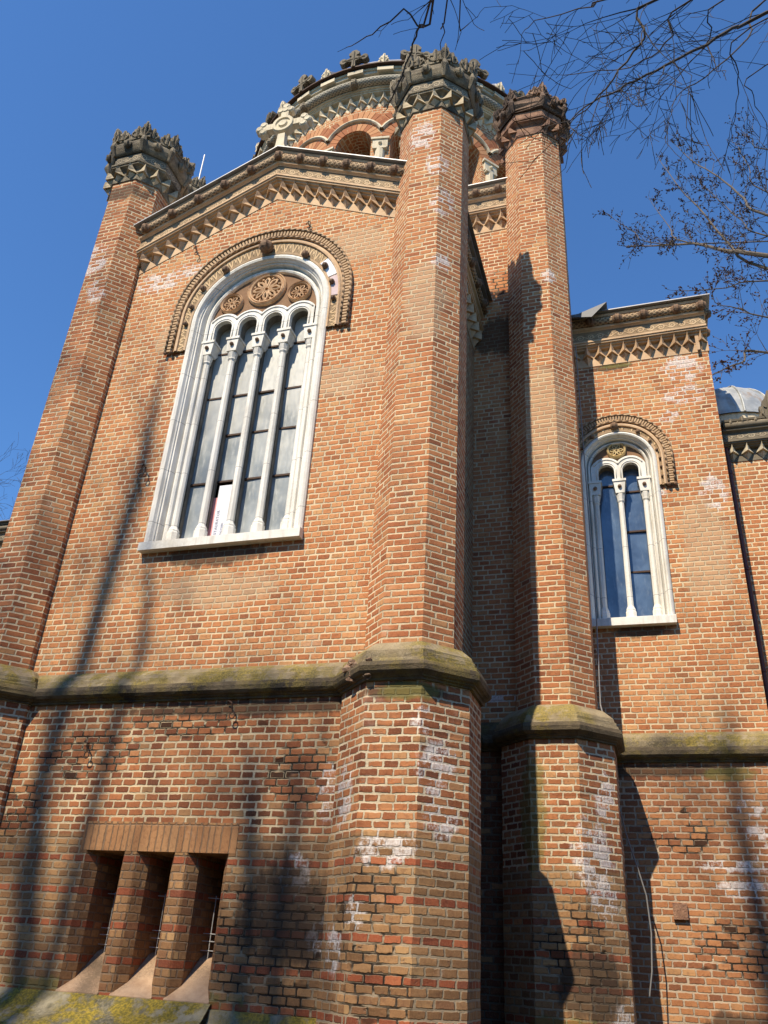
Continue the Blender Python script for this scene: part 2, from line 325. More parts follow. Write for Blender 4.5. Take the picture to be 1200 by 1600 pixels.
# ------------------------------------------------------------------ mesh helpers
ROOT = {}
class MB:
    def __init__(s): s.v = []; s.f = []; s.uv = []; s.mi = []; s.cur = 0
    def face(s, pts, uv=None):
        b = len(s.v); s.v += [tuple(p) for p in pts]; s.f.append(tuple(range(b, b + len(pts)))); s.uv.append(uv); s.mi.append(s.cur)
    def mesh(s, verts, faces):
        b = len(s.v); s.v += [tuple(p) for p in verts]
        for f in faces: s.f.append(tuple(i + b for i in f)); s.uv.append(None); s.mi.append(s.cur)
    def box(s, x0, x1, y0, y1, z0, z1):
        x0, x1 = min(x0, x1), max(x0, x1); y0, y1 = min(y0, y1), max(y0, y1)
        vs = [(x, y, z) for z in (z0, z1) for y in (y0, y1) for x in (x0, x1)]
        s.mesh(vs, [(0, 2, 3, 1), (4, 5, 7, 6), (0, 1, 5, 4), (2, 6, 7, 3), (0, 4, 6, 2), (1, 3, 7, 5)])
    def loft(s, rings, close=True, cap0=False, cap1=False, uvs=None):
        n = len(rings[0]); b = len(s.v)
        for r in rings: s.v += [tuple(p) for p in r]
        m = n if close else n - 1
        for i in range(len(rings) - 1):
            for j in range(m):
                k = (j + 1) % n
                s.f.append((b + i * n + j, b + i * n + k, b + (i + 1) * n + k, b + (i + 1) * n + j)); s.mi.append(s.cur)
                if uvs:
                    a = uvs; j2 = j + 1
                    s.uv.append([(a[0][j], a[1][i]), (a[0][j2], a[1][i]), (a[0][j2], a[1][i + 1]), (a[0][j], a[1][i + 1])])
                else: s.uv.append(None)
        if cap0: s.f.append(tuple(b + j for j in range(n))[::-1]); s.uv.append(None); s.mi.append(s.cur)
        if cap1: s.f.append(tuple(b + (len(rings) - 1) * n + j for j in range(n))); s.uv.append(None); s.mi.append(s.cur)
    def tube(s, pts, rad, n=6, cap=True):
        pts = [Vector(p) for p in pts]; rings = []; up = None
        if not isinstance(rad, (list, tuple)): rad = [rad] * len(pts)
        us = [0.0]
        for i in range(1, len(pts)): us.append(us[-1] + (pts[i] - pts[i - 1]).length)
        for i, p in enumerate(pts):
            d = (pts[min(i + 1, len(pts) - 1)] - pts[max(i - 1, 0)])
            if d.length < 1e-9: d = Vector((0, 0, 1))
            d.normalize()
            if up is None:
                a = Vector((0, 0, 1)) if abs(d.z) < .9 else Vector((1, 0, 0)); up = (a - d * a.dot(d)).normalized()
            else:
                up = up - d * up.dot(d)
                up = up.normalized() if up.length > 1e-6 else Vector((1, 0, 0))
            w = d.cross(up)
            rings.append([p + (up * cos(2 * pi * k / n) + w * sin(2 * pi * k / n)) * rad[i] for k in range(n)])
        b = len(s.v)
        for r in rings: s.v += [tuple(q) for q in r]
        for i in range(len(rings) - 1):
            for j in range(n):
                k = (j + 1) % n
                s.f.append((b + i * n + j, b + (i + 1) * n + j, b + (i + 1) * n + k, b + i * n + k)); s.mi.append(s.cur)
                c0 = 2 * pi * rad[i] * j / n; c1 = 2 * pi * rad[i] * (j + 1) / n
                s.uv.append([(us[i], c0), (us[i + 1], c0), (us[i + 1], c1), (us[i], c1)])
        if cap:
            s.f.append(tuple(b + j for j in range(n))); s.uv.append(None); s.mi.append(s.cur)
            e = b + (len(rings) - 1) * n; s.f.append(tuple(e + j for j in range(n))[::-1]); s.uv.append(None); s.mi.append(s.cur)
    def sphere(s, c, r, nu=12, nv=8, rib=0, sq=(1, 1, 1)):
        b = len(s.v)
        for i in range(nv + 1):
            t = pi * i / nv
            for j in range(nu):
                a = 2 * pi * j / nu; rr = r * (1 + (rib if j % 2 else -rib) * sin(t))
                s.v.append((c[0] + rr * sin(t) * cos(a) * sq[0], c[1] + rr * sin(t) * sin(a) * sq[1], c[2] + rr * cos(t) * sq[2]))
        for i in range(nv):
            for j in range(nu):
                k = (j + 1) % nu; s.f.append((b + i * nu + j, b + (i + 1) * nu + j, b + (i + 1) * nu + k, b + i * nu + k)); s.uv.append(None); s.mi.append(s.cur)
    def poly(s, pts2, fn, y0, y1):
        """extrude a 2-D outline; fn(a,b,y) -> 3-D"""
        n = len(pts2)
        s.face([fn(a, b, y0) for a, b in pts2]); s.face([fn(a, b, y1) for a, b in pts2][::-1])
        for i in range(n):
            a, b = pts2[i]; c, d = pts2[(i + 1) % n]
            s.face([fn(a, b, y0), fn(a, b, y1), fn(c, d, y1), fn(c, d, y0)])
    def build(s, name, mat, parent=None, origin=None, smooth=False, fix=True):
        o0 = Vector(origin) if origin is not None else Vector(ROOT.get(parent.name, (0, 0, 0)) if parent else (0, 0, 0))
        me = bpy.data.meshes.new(name)
        me.from_pydata([tuple(Vector(v) - o0) for v in s.v], [], s.f)
        ml = mat if isinstance(mat, (list, tuple)) else [mat]
        for mm in ml: me.materials.append(mm)
        lay = me.uv_layers.new(name='UVMap'); data = lay.data
        for pi_, p in enumerate(me.polygons):
            p.material_index = s.mi[pi_]; p.use_smooth = smooth
            cu = s.uv[pi_]
            if cu:
                for k, li in enumerate(p.loop_indices): data[li].uv = cu[k]
            else:
                N = p.normal
                hl = sqrt(N.x * N.x + N.y * N.y)
                if hl > .35: tx, ty = -N.y / hl, N.x / hl
                for li in p.loop_indices:
                    w = s.v[me.loops[li].vertex_index]
                    data[li].uv = (w[0] * tx + w[1] * ty, w[2]) if hl > .35 else (w[0], w[1])
        me.update()
        o = bpy.data.objects.new(name, me); COL.objects.link(o)
        if parent is not None:
            o.parent = parent
            if origin is not None: o.location = Vector(origin) - Vector(ROOT.get(parent.name, (0, 0, 0)))
            ROOT[o.name] = tuple(origin) if origin is not None else tuple(o0)
        elif origin is not None:
            o.location = origin; ROOT[o.name] = tuple(origin)
        else: ROOT[o.name] = (0, 0, 0)
        if fix:
            import bmesh
            bm = bmesh.new(); bm.from_mesh(me); bmesh.ops.remove_doubles(bm, verts=bm.verts, dist=1e-5)
            bmesh.ops.recalc_face_normals(bm, faces=bm.faces); bm.to_mesh(me); bm.free()
        return o
def tag(o, label=None, cat=None, group=None, kind=None):
    for k, v in (('label', label), ('category', cat), ('group', group), ('kind', kind)):
        if v: o[k] = v
    return o
def empty(name, loc, label, cat, group=None, parent=None):
    o = bpy.data.objects.new(name, None); COL.objects.link(o); o.empty_display_size = .3
    o.location = loc; ROOT[o.name] = tuple(loc)
    if parent: o.parent = parent; o.location = Vector(loc) - Vector(ROOT[parent.name])
    return tag(o, label, cat, group)
def copy_at(src, parent, loc, rz=None, scale=None):
    """copy a part (same mesh) and put its origin at world point loc"""
    o = src.copy(); COL.objects.link(o); o.parent = parent
    o.location = Vector(loc) - Vector(ROOT[parent.name])
    if rz is not None: o.rotation_euler = (0, 0, rz)
    if scale is not None: o.scale = (scale,) * 3 if not isinstance(scale, tuple) else scale
    ROOT[o.name] = tuple(loc)
    return o

CH = empty('brick_church', (-5.0, 4.0, 0), 'red brick church with octagonal corner turrets, gabled front and arcaded drum', 'church')
CX = -5.10          # axis of the gabled arm
YW = .08            # upper wall face of the gabled arm

# ------------------------------------------------------------------ walls
def strip(mb, xs, bot, top, y0, y1, ends=True, back=True):
    """solid made of vertical slices between bot(x) and top(x), y0 front, y1 back"""
    for a, b in zip(xs[:-1], xs[1:]):
        e = 1e-6
        ba, bb, ta, tb = bot(a + e), bot(b - e), top(a + e), top(b - e)
        mb.face([(a, y0, ba), (b, y0, bb), (b, y0, tb), (a, y0, ta)])
        if back: mb.face([(b, y1, bb), (a, y1, ba), (a, y1, ta), (b, y1, tb)])
        mb.face([(a, y0, ba), (a, y1, ba), (b, y1, bb), (b, y0, bb)])
        mb.face([(a, y0, ta), (b, y0, tb), (b, y1, tb), (a, y1, ta)])
    if ends:
        a = xs[0]; mb.face([(a, y0, bot(a)), (a, y0, top(a)), (a, y1, top(a)), (a, y1, bot(a))])
        a = xs[-1]; mb.face([(a, y0, bot(a)), (a, y1, bot(a)), (a, y1, top(a)), (a, y0, top(a))])
def lin(a, b, n): return [a + (b - a) * i / n for i in range(n + 1)]
def arch_wall(name, mat, x0, x1, z0, top, y0, cx, half, zb, zc, parent, depth=.45):
    mb = MB()
    arc = lambda x: zc + sqrt(max(0, half * half - (x - cx) ** 2))
    for (a, b) in ((x0, cx - half), (cx + half, x1)):
        strip(mb, lin(a, b, 6), lambda x: z0, top, y0, y0 + depth, back=False)
    xs = [cx - half * cos(pi * i / 24) for i in range(25)]
    strip(mb, xs, lambda x: z0, lambda x: zb, y0, y0 + depth, ends=False, back=False)
    strip(mb, xs, arc, top, y0, y0 + depth, ends=False, back=False)
    return mb.build(name, mat, parent)

GS = .48; ZB = 12.61           # gable slope, lower edge of its cornice at the apex
gtop = lambda x: ZB + .62 - GS * abs(x - CX)
arch_wall('gable_wall', M['wallup'], -7.62, -2.85, 4.5, gtop, YW, CX + .02, 1.13, 6.28, 10.15, CH)
# base wall with three slit openings
mb = MB(); Z0 = .95
OPN = [(-6.053, -5.561), (-5.417, -4.947), (-4.803, -4.316)]
ztop = 2.52
strip(mb, lin(-7.6, OPN[0][0], 4), lambda x: 0, lambda x: 4.16, 0, .5, back=False)
strip(mb, lin(OPN[2][1], -2.8, 4), lambda x: 0, lambda x: 4.16, 0, .5, back=False)
strip(mb, [OPN[0][0], OPN[2][1]], lambda x: ztop + .30, lambda x: 4.16, 0, .5, back=False)
strip(mb, [OPN[0][0], OPN[2][1]], lambda x: 0, lambda x: 1.17, 0, .5, back=False)
mb.build('base_wall', M['wallbase'], CH)
mb = MB(); mb.box(OPN[0][0] - .08, OPN[2][1] + .08, -.003, 1.02, ztop, ztop + .30); mb.build('flat_arch', M['soldier'], CH)
mb = MB()
def pier(mb, a, b):     # front face a..b, splayed towards the inside
    sp = .10; d1 = .13
    pts = [(a, 0), (b, 0), (b + sp * .2, .02), (b + sp * .95, d1), (b + sp * .95, 1.0), (a - sp * .95, 1.0), (a - sp * .95, d1)]
    bb = []
    for z in (1.17, ztop): bb.append([(x, y, z) for x, y in pts])
    mb.loft(bb)
pier(mb, OPN[0][1], OPN[1][0]); mb.build('window_pier', M['reveal'], CH)
mb = MB(); pier(mb, OPN[1][1], OPN[2][0]); mb.build('window_pier', M['reveal'], CH)
for (a, s_) in ((OPN[0][0], 1), (OPN[2][1], -1)):
    mb = MB()
    q = [(a, 0), (a + s_ * .095, .13), (a + s_ * .095, 1.0), (a, 1.0)]
    mb.loft([[(x, y, z) for x, y in q] for z in (1.17, ztop)])
    mb.build('splayed_jamb', M['reveal'], CH)
for (a, b) in OPN:
    mb = MB()
    mb.poly([(-.015, 1.14), (.60, 1.10), (.60, 1.60), (.44, 1.55), (-.015, 1.178)], lambda p, z, x: (x, p, z), a - .004, b + .004)
    mb.build('slit_sill', M['sillslab'], CH)
    w = MB(); w.box(a - .12, b + .12, 1.0, 1.04, 1.2, 2.7); so = w.build('slit_window', M['dark'], CH)
    g = MB()
    for i in range(4):
        x = a + .06 + (b - a - .12) * i / 3; g.tube([(x, .43, 1.45), (x + .005, .43, 2.12 + .02 * (i % 2))], .0045, 5)
    for z in (1.50, 1.62, 1.71, 1.78): g.tube([(a, .425, z), (b, .425, z + random.uniform(-.012, .012))], .0045, 5)
    g.tube([(a + .25, .425, 1.50), (a + .40, .425, 1.70)], .0045, 5); g.tube([(a, .425, 2.12), (b, .425, 2.11)], .0045, 5)
    g.build('window_grille', M['rod'], so)
# plinth
def plinth(mb, prof, x0, x1, y):
    for (p0, z0), (p1, z1) in zip(prof[:-1], prof[1:]):
        n = 14; xs = lin(x0, x1, n)
        for a, b in zip(xs[:-1], xs[1:]):
            mb.face([(a, y - p0, z0), (b, y - p0, z0), (b, y - p1, z1), (a, y - p1, z1)])
PL = [(.42, -.02), (.42, .86), (.40, .90), (.36, .93), (.16, 1.04), (.13, 1.075), (.10, 1.10), (.03, 1.17), (-.02, 1.17)]
mb = MB(); plinth(mb, PL, -7.6, -4.28, 0); mb.build('plinth', M['plinth'], CH)
mb = MB(); plinth(mb, [(.30, -.02), (.30, .80), (.27, .84), (.06, 1.02), (.03, 1.12), (-.01, 1.13)], -4.28, -2.6, 0); mb.build('plinth', M['plinth'], CH)

# arm sides, core, annex, far wings -------------------------------------------------
def wallbox(name, mat, x0, x1, y0, y1, z0, z1):
    mb = MB(); mb.box(x0, x1, y0, y1, z0, z1); return mb.build(name, mat, CH)
XS = -2.33                        # east side face of the arm
wallbox('arm_side_wall', M['core'], XS - .4, XS, .55, 2.8, 4.5, 12.0)
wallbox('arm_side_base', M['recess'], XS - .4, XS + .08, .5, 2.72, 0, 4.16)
wallbox('arm_side_wall', M['core'], -7.9, -7.5, .55, 2.8, 4.5, 12.0)
wallbox('arm_side_base', M['annexbase'], -7.98, -7.5, .5, 2.72, 0, 4.16)
YC = 2.75
wallbox('core_wall', M['core'], -9.2, -1.05, YC, 10.9, 4.5, 14.6)
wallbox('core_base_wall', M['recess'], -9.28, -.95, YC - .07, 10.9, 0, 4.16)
YA = 3.5; XA = 1.5
arch_wall('annex_wall', M['annexup'], -1.0, XA, 4.5, lambda x: 11.5, YA, -.12, .60, 6.18, 8.90, CH)
wallbox('annex_side_wall', M['annexup'], XA - .3, XA - .001, YA + .45, 9, 4.5, 11.5)
wallbox('annex_base_wall', M['annexbase'], -1.0, XA + .08, YA - .08, 9, 0, 4.16)
wallbox('annex_back', M['dark'], -.95, XA - .31, YA + .46, 8.9, 4.6, 11.4)
wallbox('west_annex_wall', M['annexup'], -10.7, -9.2, YA, 9, 4.5, 11.5)
wallbox('west_annex_base', M['annexbase'], -10.78, -9.2, YA - .08, 9, 0, 4.16)
YF = 4.15
wallbox('wing_wall', M['annexup'], XA, 7.5, YF, 9, 4.5, 9.6)
wallbox('wing_base_wall', M['annexbase'], XA, 7.6, YF - .08, 9, 0, 4.16)
wallbox('west_wing_wall', M['annexup'], -19, -10.7, YF, 9, 0, 9.05)

# string course: profile (projection from base wall face, z)
SP = [(-.02, 4.15), (.03, 4.155), (.033, 4.18), (.05, 4.185), (.056, 4.20), (.085, 4.21), (.112, 4.24), (.116, 4.29), (.10, 4.335), (.08, 4.345), (.078, 4.38), (.058, 4.385), (.055, 4.43), (.03, 4.44), (.02, 4.485), (-.05, 4.55), (-.09, 4.575)]
SPA = SP[:10]; SPB = SP[9:]
def straight(mb, x0, x1, y, prof=SP, n=24, jit=.004):
    xs = lin(x0, x1, n); off = [[random.uniform(-jit, jit) for _ in prof] for _ in xs]
    for i in range(n):
        for k in range(len(prof) - 1):
            a, b = xs[i], xs[i + 1]; (p0, z0), (p1, z1) = prof[k], prof[k + 1]
            mb.face([(a, y - p0 - off[i][k], z0), (b, y - p0 - off[i + 1][k], z0), (b, y - p1 - off[i + 1][k + 1], z1), (a, y - p1 - off[i][k + 1], z1)])
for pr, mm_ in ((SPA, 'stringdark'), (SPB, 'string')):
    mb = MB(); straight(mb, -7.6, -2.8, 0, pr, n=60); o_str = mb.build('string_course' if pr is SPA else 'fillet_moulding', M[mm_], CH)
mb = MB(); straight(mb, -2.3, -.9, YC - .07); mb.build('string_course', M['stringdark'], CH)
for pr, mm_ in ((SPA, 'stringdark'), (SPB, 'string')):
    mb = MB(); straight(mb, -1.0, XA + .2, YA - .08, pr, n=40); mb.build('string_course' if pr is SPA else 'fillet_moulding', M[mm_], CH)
mb = MB(); straight(mb, XA + .1, 7.6, YF - .08); mb.build('string_course', M['string'], CH)
mb = MB()
for k in range(len(SP) - 1):
    (p0, z0), (p1, z1) = SP[k], SP[k + 1]; X = XS + .08
    mb.face([(X + p0, .5, z0), (X + p0, 2.8, z0), (X + p1, 2.8, z1), (X + p1, .5, z1)])
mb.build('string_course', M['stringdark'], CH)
mb = MB(); plinth(mb, [(.30, -.02), (.30, .80), (.05, 1.0), (-.01, 1.02)], -1.0, XA + .1, YA - .08); plinth(mb, [(.30, -.02), (.30, .80), (.05, 1.0), (-.01, 1.02)], -2.3, -1.0, YC - .07); mb.build('plinth', M['plinth'], CH)

# ------------------------------------------------------------------ ornament prototypes
def stud_mesh(w, p, zmid, zb, zt, slope=0.0, dirv=(1, 0), nrm=(0, -1)):
    """pyramid stud: pointed prism above, inverted pyramid below"""
    mb = MB()
    def P(s_, q, z): return (dirv[0] * s_ + nrm[0] * q, dirv[1] * s_ + nrm[1] * q, z + slope * s_)
    L, R_, F = P(-w / 2, .006, zmid), P(w / 2, .006, zmid), P(0, p, zmid)
    T = P(0, p * .95, zt); Tl, Tr = P(-.010, p * .55, zt), P(.010, p * .55, zt)
    zm = zmid * .5 + zt * .5
    l1, r1, f1 = P(-w * .23, p * .22, zm), P(w * .23, p * .22, zm), P(0, p, zm)
    for tri in ((L, F, f1, l1), (F, R_, r1, f1), (l1, f1, T, Tl), (f1, r1, Tr, T)): mb.face(tri)
    mb.face((L, R_, F))
    k = .60; z1 = zmid - (zmid - zb) * .20
    a0, b0, c0 = P(-w / 2 * k, .006, zmid), P(w / 2 * k, .006, zmid), P(0, p * k, zmid)
    a1, b1, c1 = P(-w / 2 * k, .006, z1), P(w / 2 * k, .006, z1), P(0, p * k, z1)
    mb.face((a0, c0, c1, a1)); mb.face((c0, b0, b1, c1))
    B = P(0, .010, zb + (zmid - zb) * .12); mb.face((a1, c1, B)); mb.face((c1, b1, B))
    return mb
def knob_mesh(r, rib=.09):
    mb = MB(); mb.sphere((0, 0, 0), r, 16, 8, rib); return mb
_proto = {}
def stud(parent, pos, key, mk, mat, name='pyramid_stud', rz=None, scale=None, smooth=False):
    if key not in _proto:
        mb = mk(); o = mb.build(name, mat, parent, smooth=smooth, fix=False)
        # mesh was built about 0,0,0
        off = Vector(ROOT[parent.name])
        for v in o.data.vertices: v.co += off
        o.location = Vector(pos) - off; ROOT[o.name] = tuple(pos)
        if rz is not None: o.rotation_euler = (0, 0, rz)
        if scale is not None: o.scale = (scale,) * 3
        _proto[key] = o; return o
    return copy_at(_proto[key], parent, pos, rz, scale)

def cornice(name, x0, x1, y, zb, slope=0.0, hs=.86, nstud=None, pitch=.222, knobs=(), dirv=(1, 0), nrm=(0, -1), orig=None, mats_=None, ext=(0, 0), roof=True, key='', kmat=None):
    """x0..x1 run along dirv from orig; zb = lower edge at s=0"""
    mt = mats_ or dict(main=M['terra'], frieze=M['terrafrieze'], roll=M['roll'], stud=M['terra'], knob=M['knob'])
    ox, oy = orig if orig else (0, y)
    def P(s_, q, z): return (ox + dirv[0] * s_ + nrm[0] * q, oy + dirv[1] * s_ + nrm[1] * q, zb + z * hs + slope * s_)
    a, b = x0, x1
    def run(mb, prof, a, b, uvm=None):
        for (p0, z0), (p1, z1) in zip(prof[:-1], prof[1:]):
            n = max(1, int((b - a) / .5)); ss = lin(a, b, n)
            for s0, s1 in zip(ss[:-1], ss[1:]):
                uv = None
                if uvm: uv = [(s0, z0 - uvm), (s1, z0 - uvm), (s1, z1 - uvm), (s0, z1 - uvm)]
                mb.face([P(s0, p0, z0), P(s1, p0, z0), P(s1, p1, z1), P(s0, p1, z1)], uv)
    def capend(mb, prof, s_):
        mb.face([P(s_, p, z) for p, z in prof] + [P(s_, -.05, prof[-1][1]), P(s_, -.05, prof[0][1])])
    mb = MB()
    pr1 = [(.003, -.005), (.010, .0), (.010, .20), (.005, .21), (.005, .36), (.075, .37), (.08, .405), (.115, .41), (.12, .44), (.150, .445), (.155, .48), (.170, .485), (.170, .525), (.12, .55)]
    pr2 = [(.12, .79), (.135, .81), (.165, .83), (.175, .865), (.165, .88), (.11, .89), (.11, 1.05), (.17, 1.06), (.20, 1.075), (.21, 1.13), (.02, 1.135)]
    run(mb, pr1, a, b); run(mb, pr2, a, b)
    for s_ in (a, b): capend(mb, pr1 + [(.112, .55), (.112, .79)] + pr2, s_)
    c = mb.build(name, mt['main'], CH)
    f = MB(); run(f, [(.112, .55), (.112, .79)], a, b, uvm=.67); f.build('frieze', mt['frieze'], c, fix=False)
    t = MB(); nn = max(2, int((b - a) / .25)); t.tube([P(s_, .155, .97) for s_ in lin(a + .02, b - .02, nn)], .082 * hs / .86, 12); t.build('roll_moulding', mt['roll'], c, smooth=True, fix=False)
    # little tie blocks above each stud + studs
    n = nstud or int(round((b - a) / pitch)); w = (b - a) / abs(n)
    for i in range(n):
        s_ = a + w * (i + .5)
        stud(c, P(s_, 0, 0), ('stud', key or name, round(slope, 3)), lambda: stud_mesh(w * .99, .150, .20 * hs, 0.0, .45 * hs, slope, dirv, nrm), mt['stud'])
    for s_ in knobs:
        stud(c, P(s_, .20, .965), ('knob', id(mt['knob'])), lambda: knob_mesh(.088), mt['knob'], 'carved_knob', smooth=False)
    if roof:
        r_ = MB(); r_.mesh([P(s_, q, z) for s_ in (a - ext[0], b + ext[1]) for q in (-.3, .275) for z in (1.15, 1.172)], [(0, 1, 3, 2), (4, 6, 7, 5), (0, 4, 5, 1), (2, 3, 7, 6), (1, 5, 7, 3), (0, 2, 6, 4)])
        r_.build('roof_edge', M['metaledge'], c)
    return c
# raked gable cornice: two halves
gl = cornice('gable_cornice', -2.42, 0, 0, ZB, GS, nstud=11, orig=(CX, YW), knobs=[-2.3, -1.84, -1.38, -.92, -.46], key='gl', ext=(.1, .0))
gr = cornice('gable_cornice', 0, 2.3, 0, ZB, -GS, nstud=10, orig=(CX, YW), knobs=[0.02, .44, .86, 1.28, 1.70, 2.1], key='gr', ext=(0, .3))
# side cornices of the arm, core cornice, annex cornice, wings
sd = cornice('side_cornice', 0, 2.3, 0, 11.05, 0, nstud=10, orig=(XS, .5), dirv=(0, 1), nrm=(1, 0), knobs=[.5, 1.0, 1.5, 2.0], key='sd', ext=(0, .2))
sw = cornice('side_cornice', 0, 2.3, 0, 11.05, 0, nstud=10, orig=(-7.92, .5), dirv=(0, 1), nrm=(-1, 0), knobs=[.5, 1.0, 1.5, 2.0], key='sw', ext=(0, .2))
cc = cornice('core_cornice', 0, 1.40, 0, 13.87, 0, hs=.92, nstud=6, orig=(-2.62, YC), knobs=[.35, .78, 1.21], key='cc', ext=(0, .0))
c2 = cornice('core_cornice', 0, 1.55, 0, 13.87, 0, hs=.92, nstud=6, orig=(-9.1, YC), knobs=[.35, .78, 1.21], key='cc2', ext=(.3, .5))
ca = cornice('annex_cornice', 0, 2.50, 0, 10.93, 0, hs=.86, nstud=12, orig=(-.98, YA), knobs=[.62, 1.08, 1.52, 2.06, 2.46], key='ca', ext=(0, .12))
mb = MB()  # side return of annex cornice
car = cornice('annex_cornice', .0, 3.0, 0, 10.93, 0, hs=.86, nstud=-1, orig=(XA - .13, YA - .08), dirv=(0, 1), nrm=(1, 0), knobs=[.12, .62, 1.12], key='car', roof=False)
WP = dict(main=M['capfrieze'], frieze=M['capfrieze'], roll=M['capfrieze'], stud=M['palestone'], knob=M['knob'])
cf = cornice('wing_cornice', 0, 5.6, 0, 9.10, 0, hs=.62, nstud=25, orig=(XA + .08, YF), mats_=WP, key='cf', roof=False)
cw = cornice('wing_cornice', 0, 3.4, 0, 8.62, 0, hs=.62, nstud=15, orig=(-15.1, YF), mats_=WP, key='cw', roof=True)

# ------------------------------------------------------------------ turrets
def octo(cx, cy, ap, z, hr=.451):
    h = ap * hr
    return [(cx - h, cy - ap, z), (cx + h, cy - ap, z), (cx + ap, cy - h, z), (cx + ap, cy + h, z), (cx + h, cy + ap, z), (cx - h, cy + ap, z), (cx - ap, cy + h, z), (cx - ap, cy - h, z)]
def oct_uv(ap):
    h = ap * .451; a = 2 * h; b = (ap - h) * sqrt(2); u = [0]
    for k in range(8): u.append(u[-1] + (a if k % 2 == 0 else b))
    return u
LEAF = [(-.5, 0), (.5, 0), (.52, .28), (.40, .34), (.46, .52), (.30, .56), (.32, .76), (.14, .78), (.10, .96), (0, 1.0), (-.10, .95), (-.15, .78), (-.31, .76), (-.30, .57), (-.45, .52), (-.41, .34), (-.53, .28)]
def leafplate(mb, c, d, n, w, h, lean, th, jit=0.0, seed=0):
    rnd = random.Random(seed)
    pts = [(a * w * (1 + rnd.uniform(-jit, jit)), b * h * (1 + rnd.uniform(-jit, jit))) for a, b in LEAF]
    def fn(a, b, y): 
        q = y + lean * b
        bulge = .0
        return (c[0] + d[0] * a + n[0] * q, c[1] + d[1] * a + n[1] * q, c[2] + b)
    mb.poly(pts, fn, -th / 2, th / 2)
    # mid rib and curled scrolls
    mb.tube([fn(0, h * .05, th * .5), fn(0, h * .5, th * .8), fn(0, h * .92, th * .6)], [w * .10, w * .09, w * .05], 5)
    for s_ in (-1, 1):
        mb.tube([fn(s_ * w * .12, h * .1, th * .5), fn(s_ * w * .34, h * .3, th * .75), fn(s_ * w * .30, h * .55, th * .5), fn(s_ * w * .14, h * .5, th * .5)], w * .06, 5)
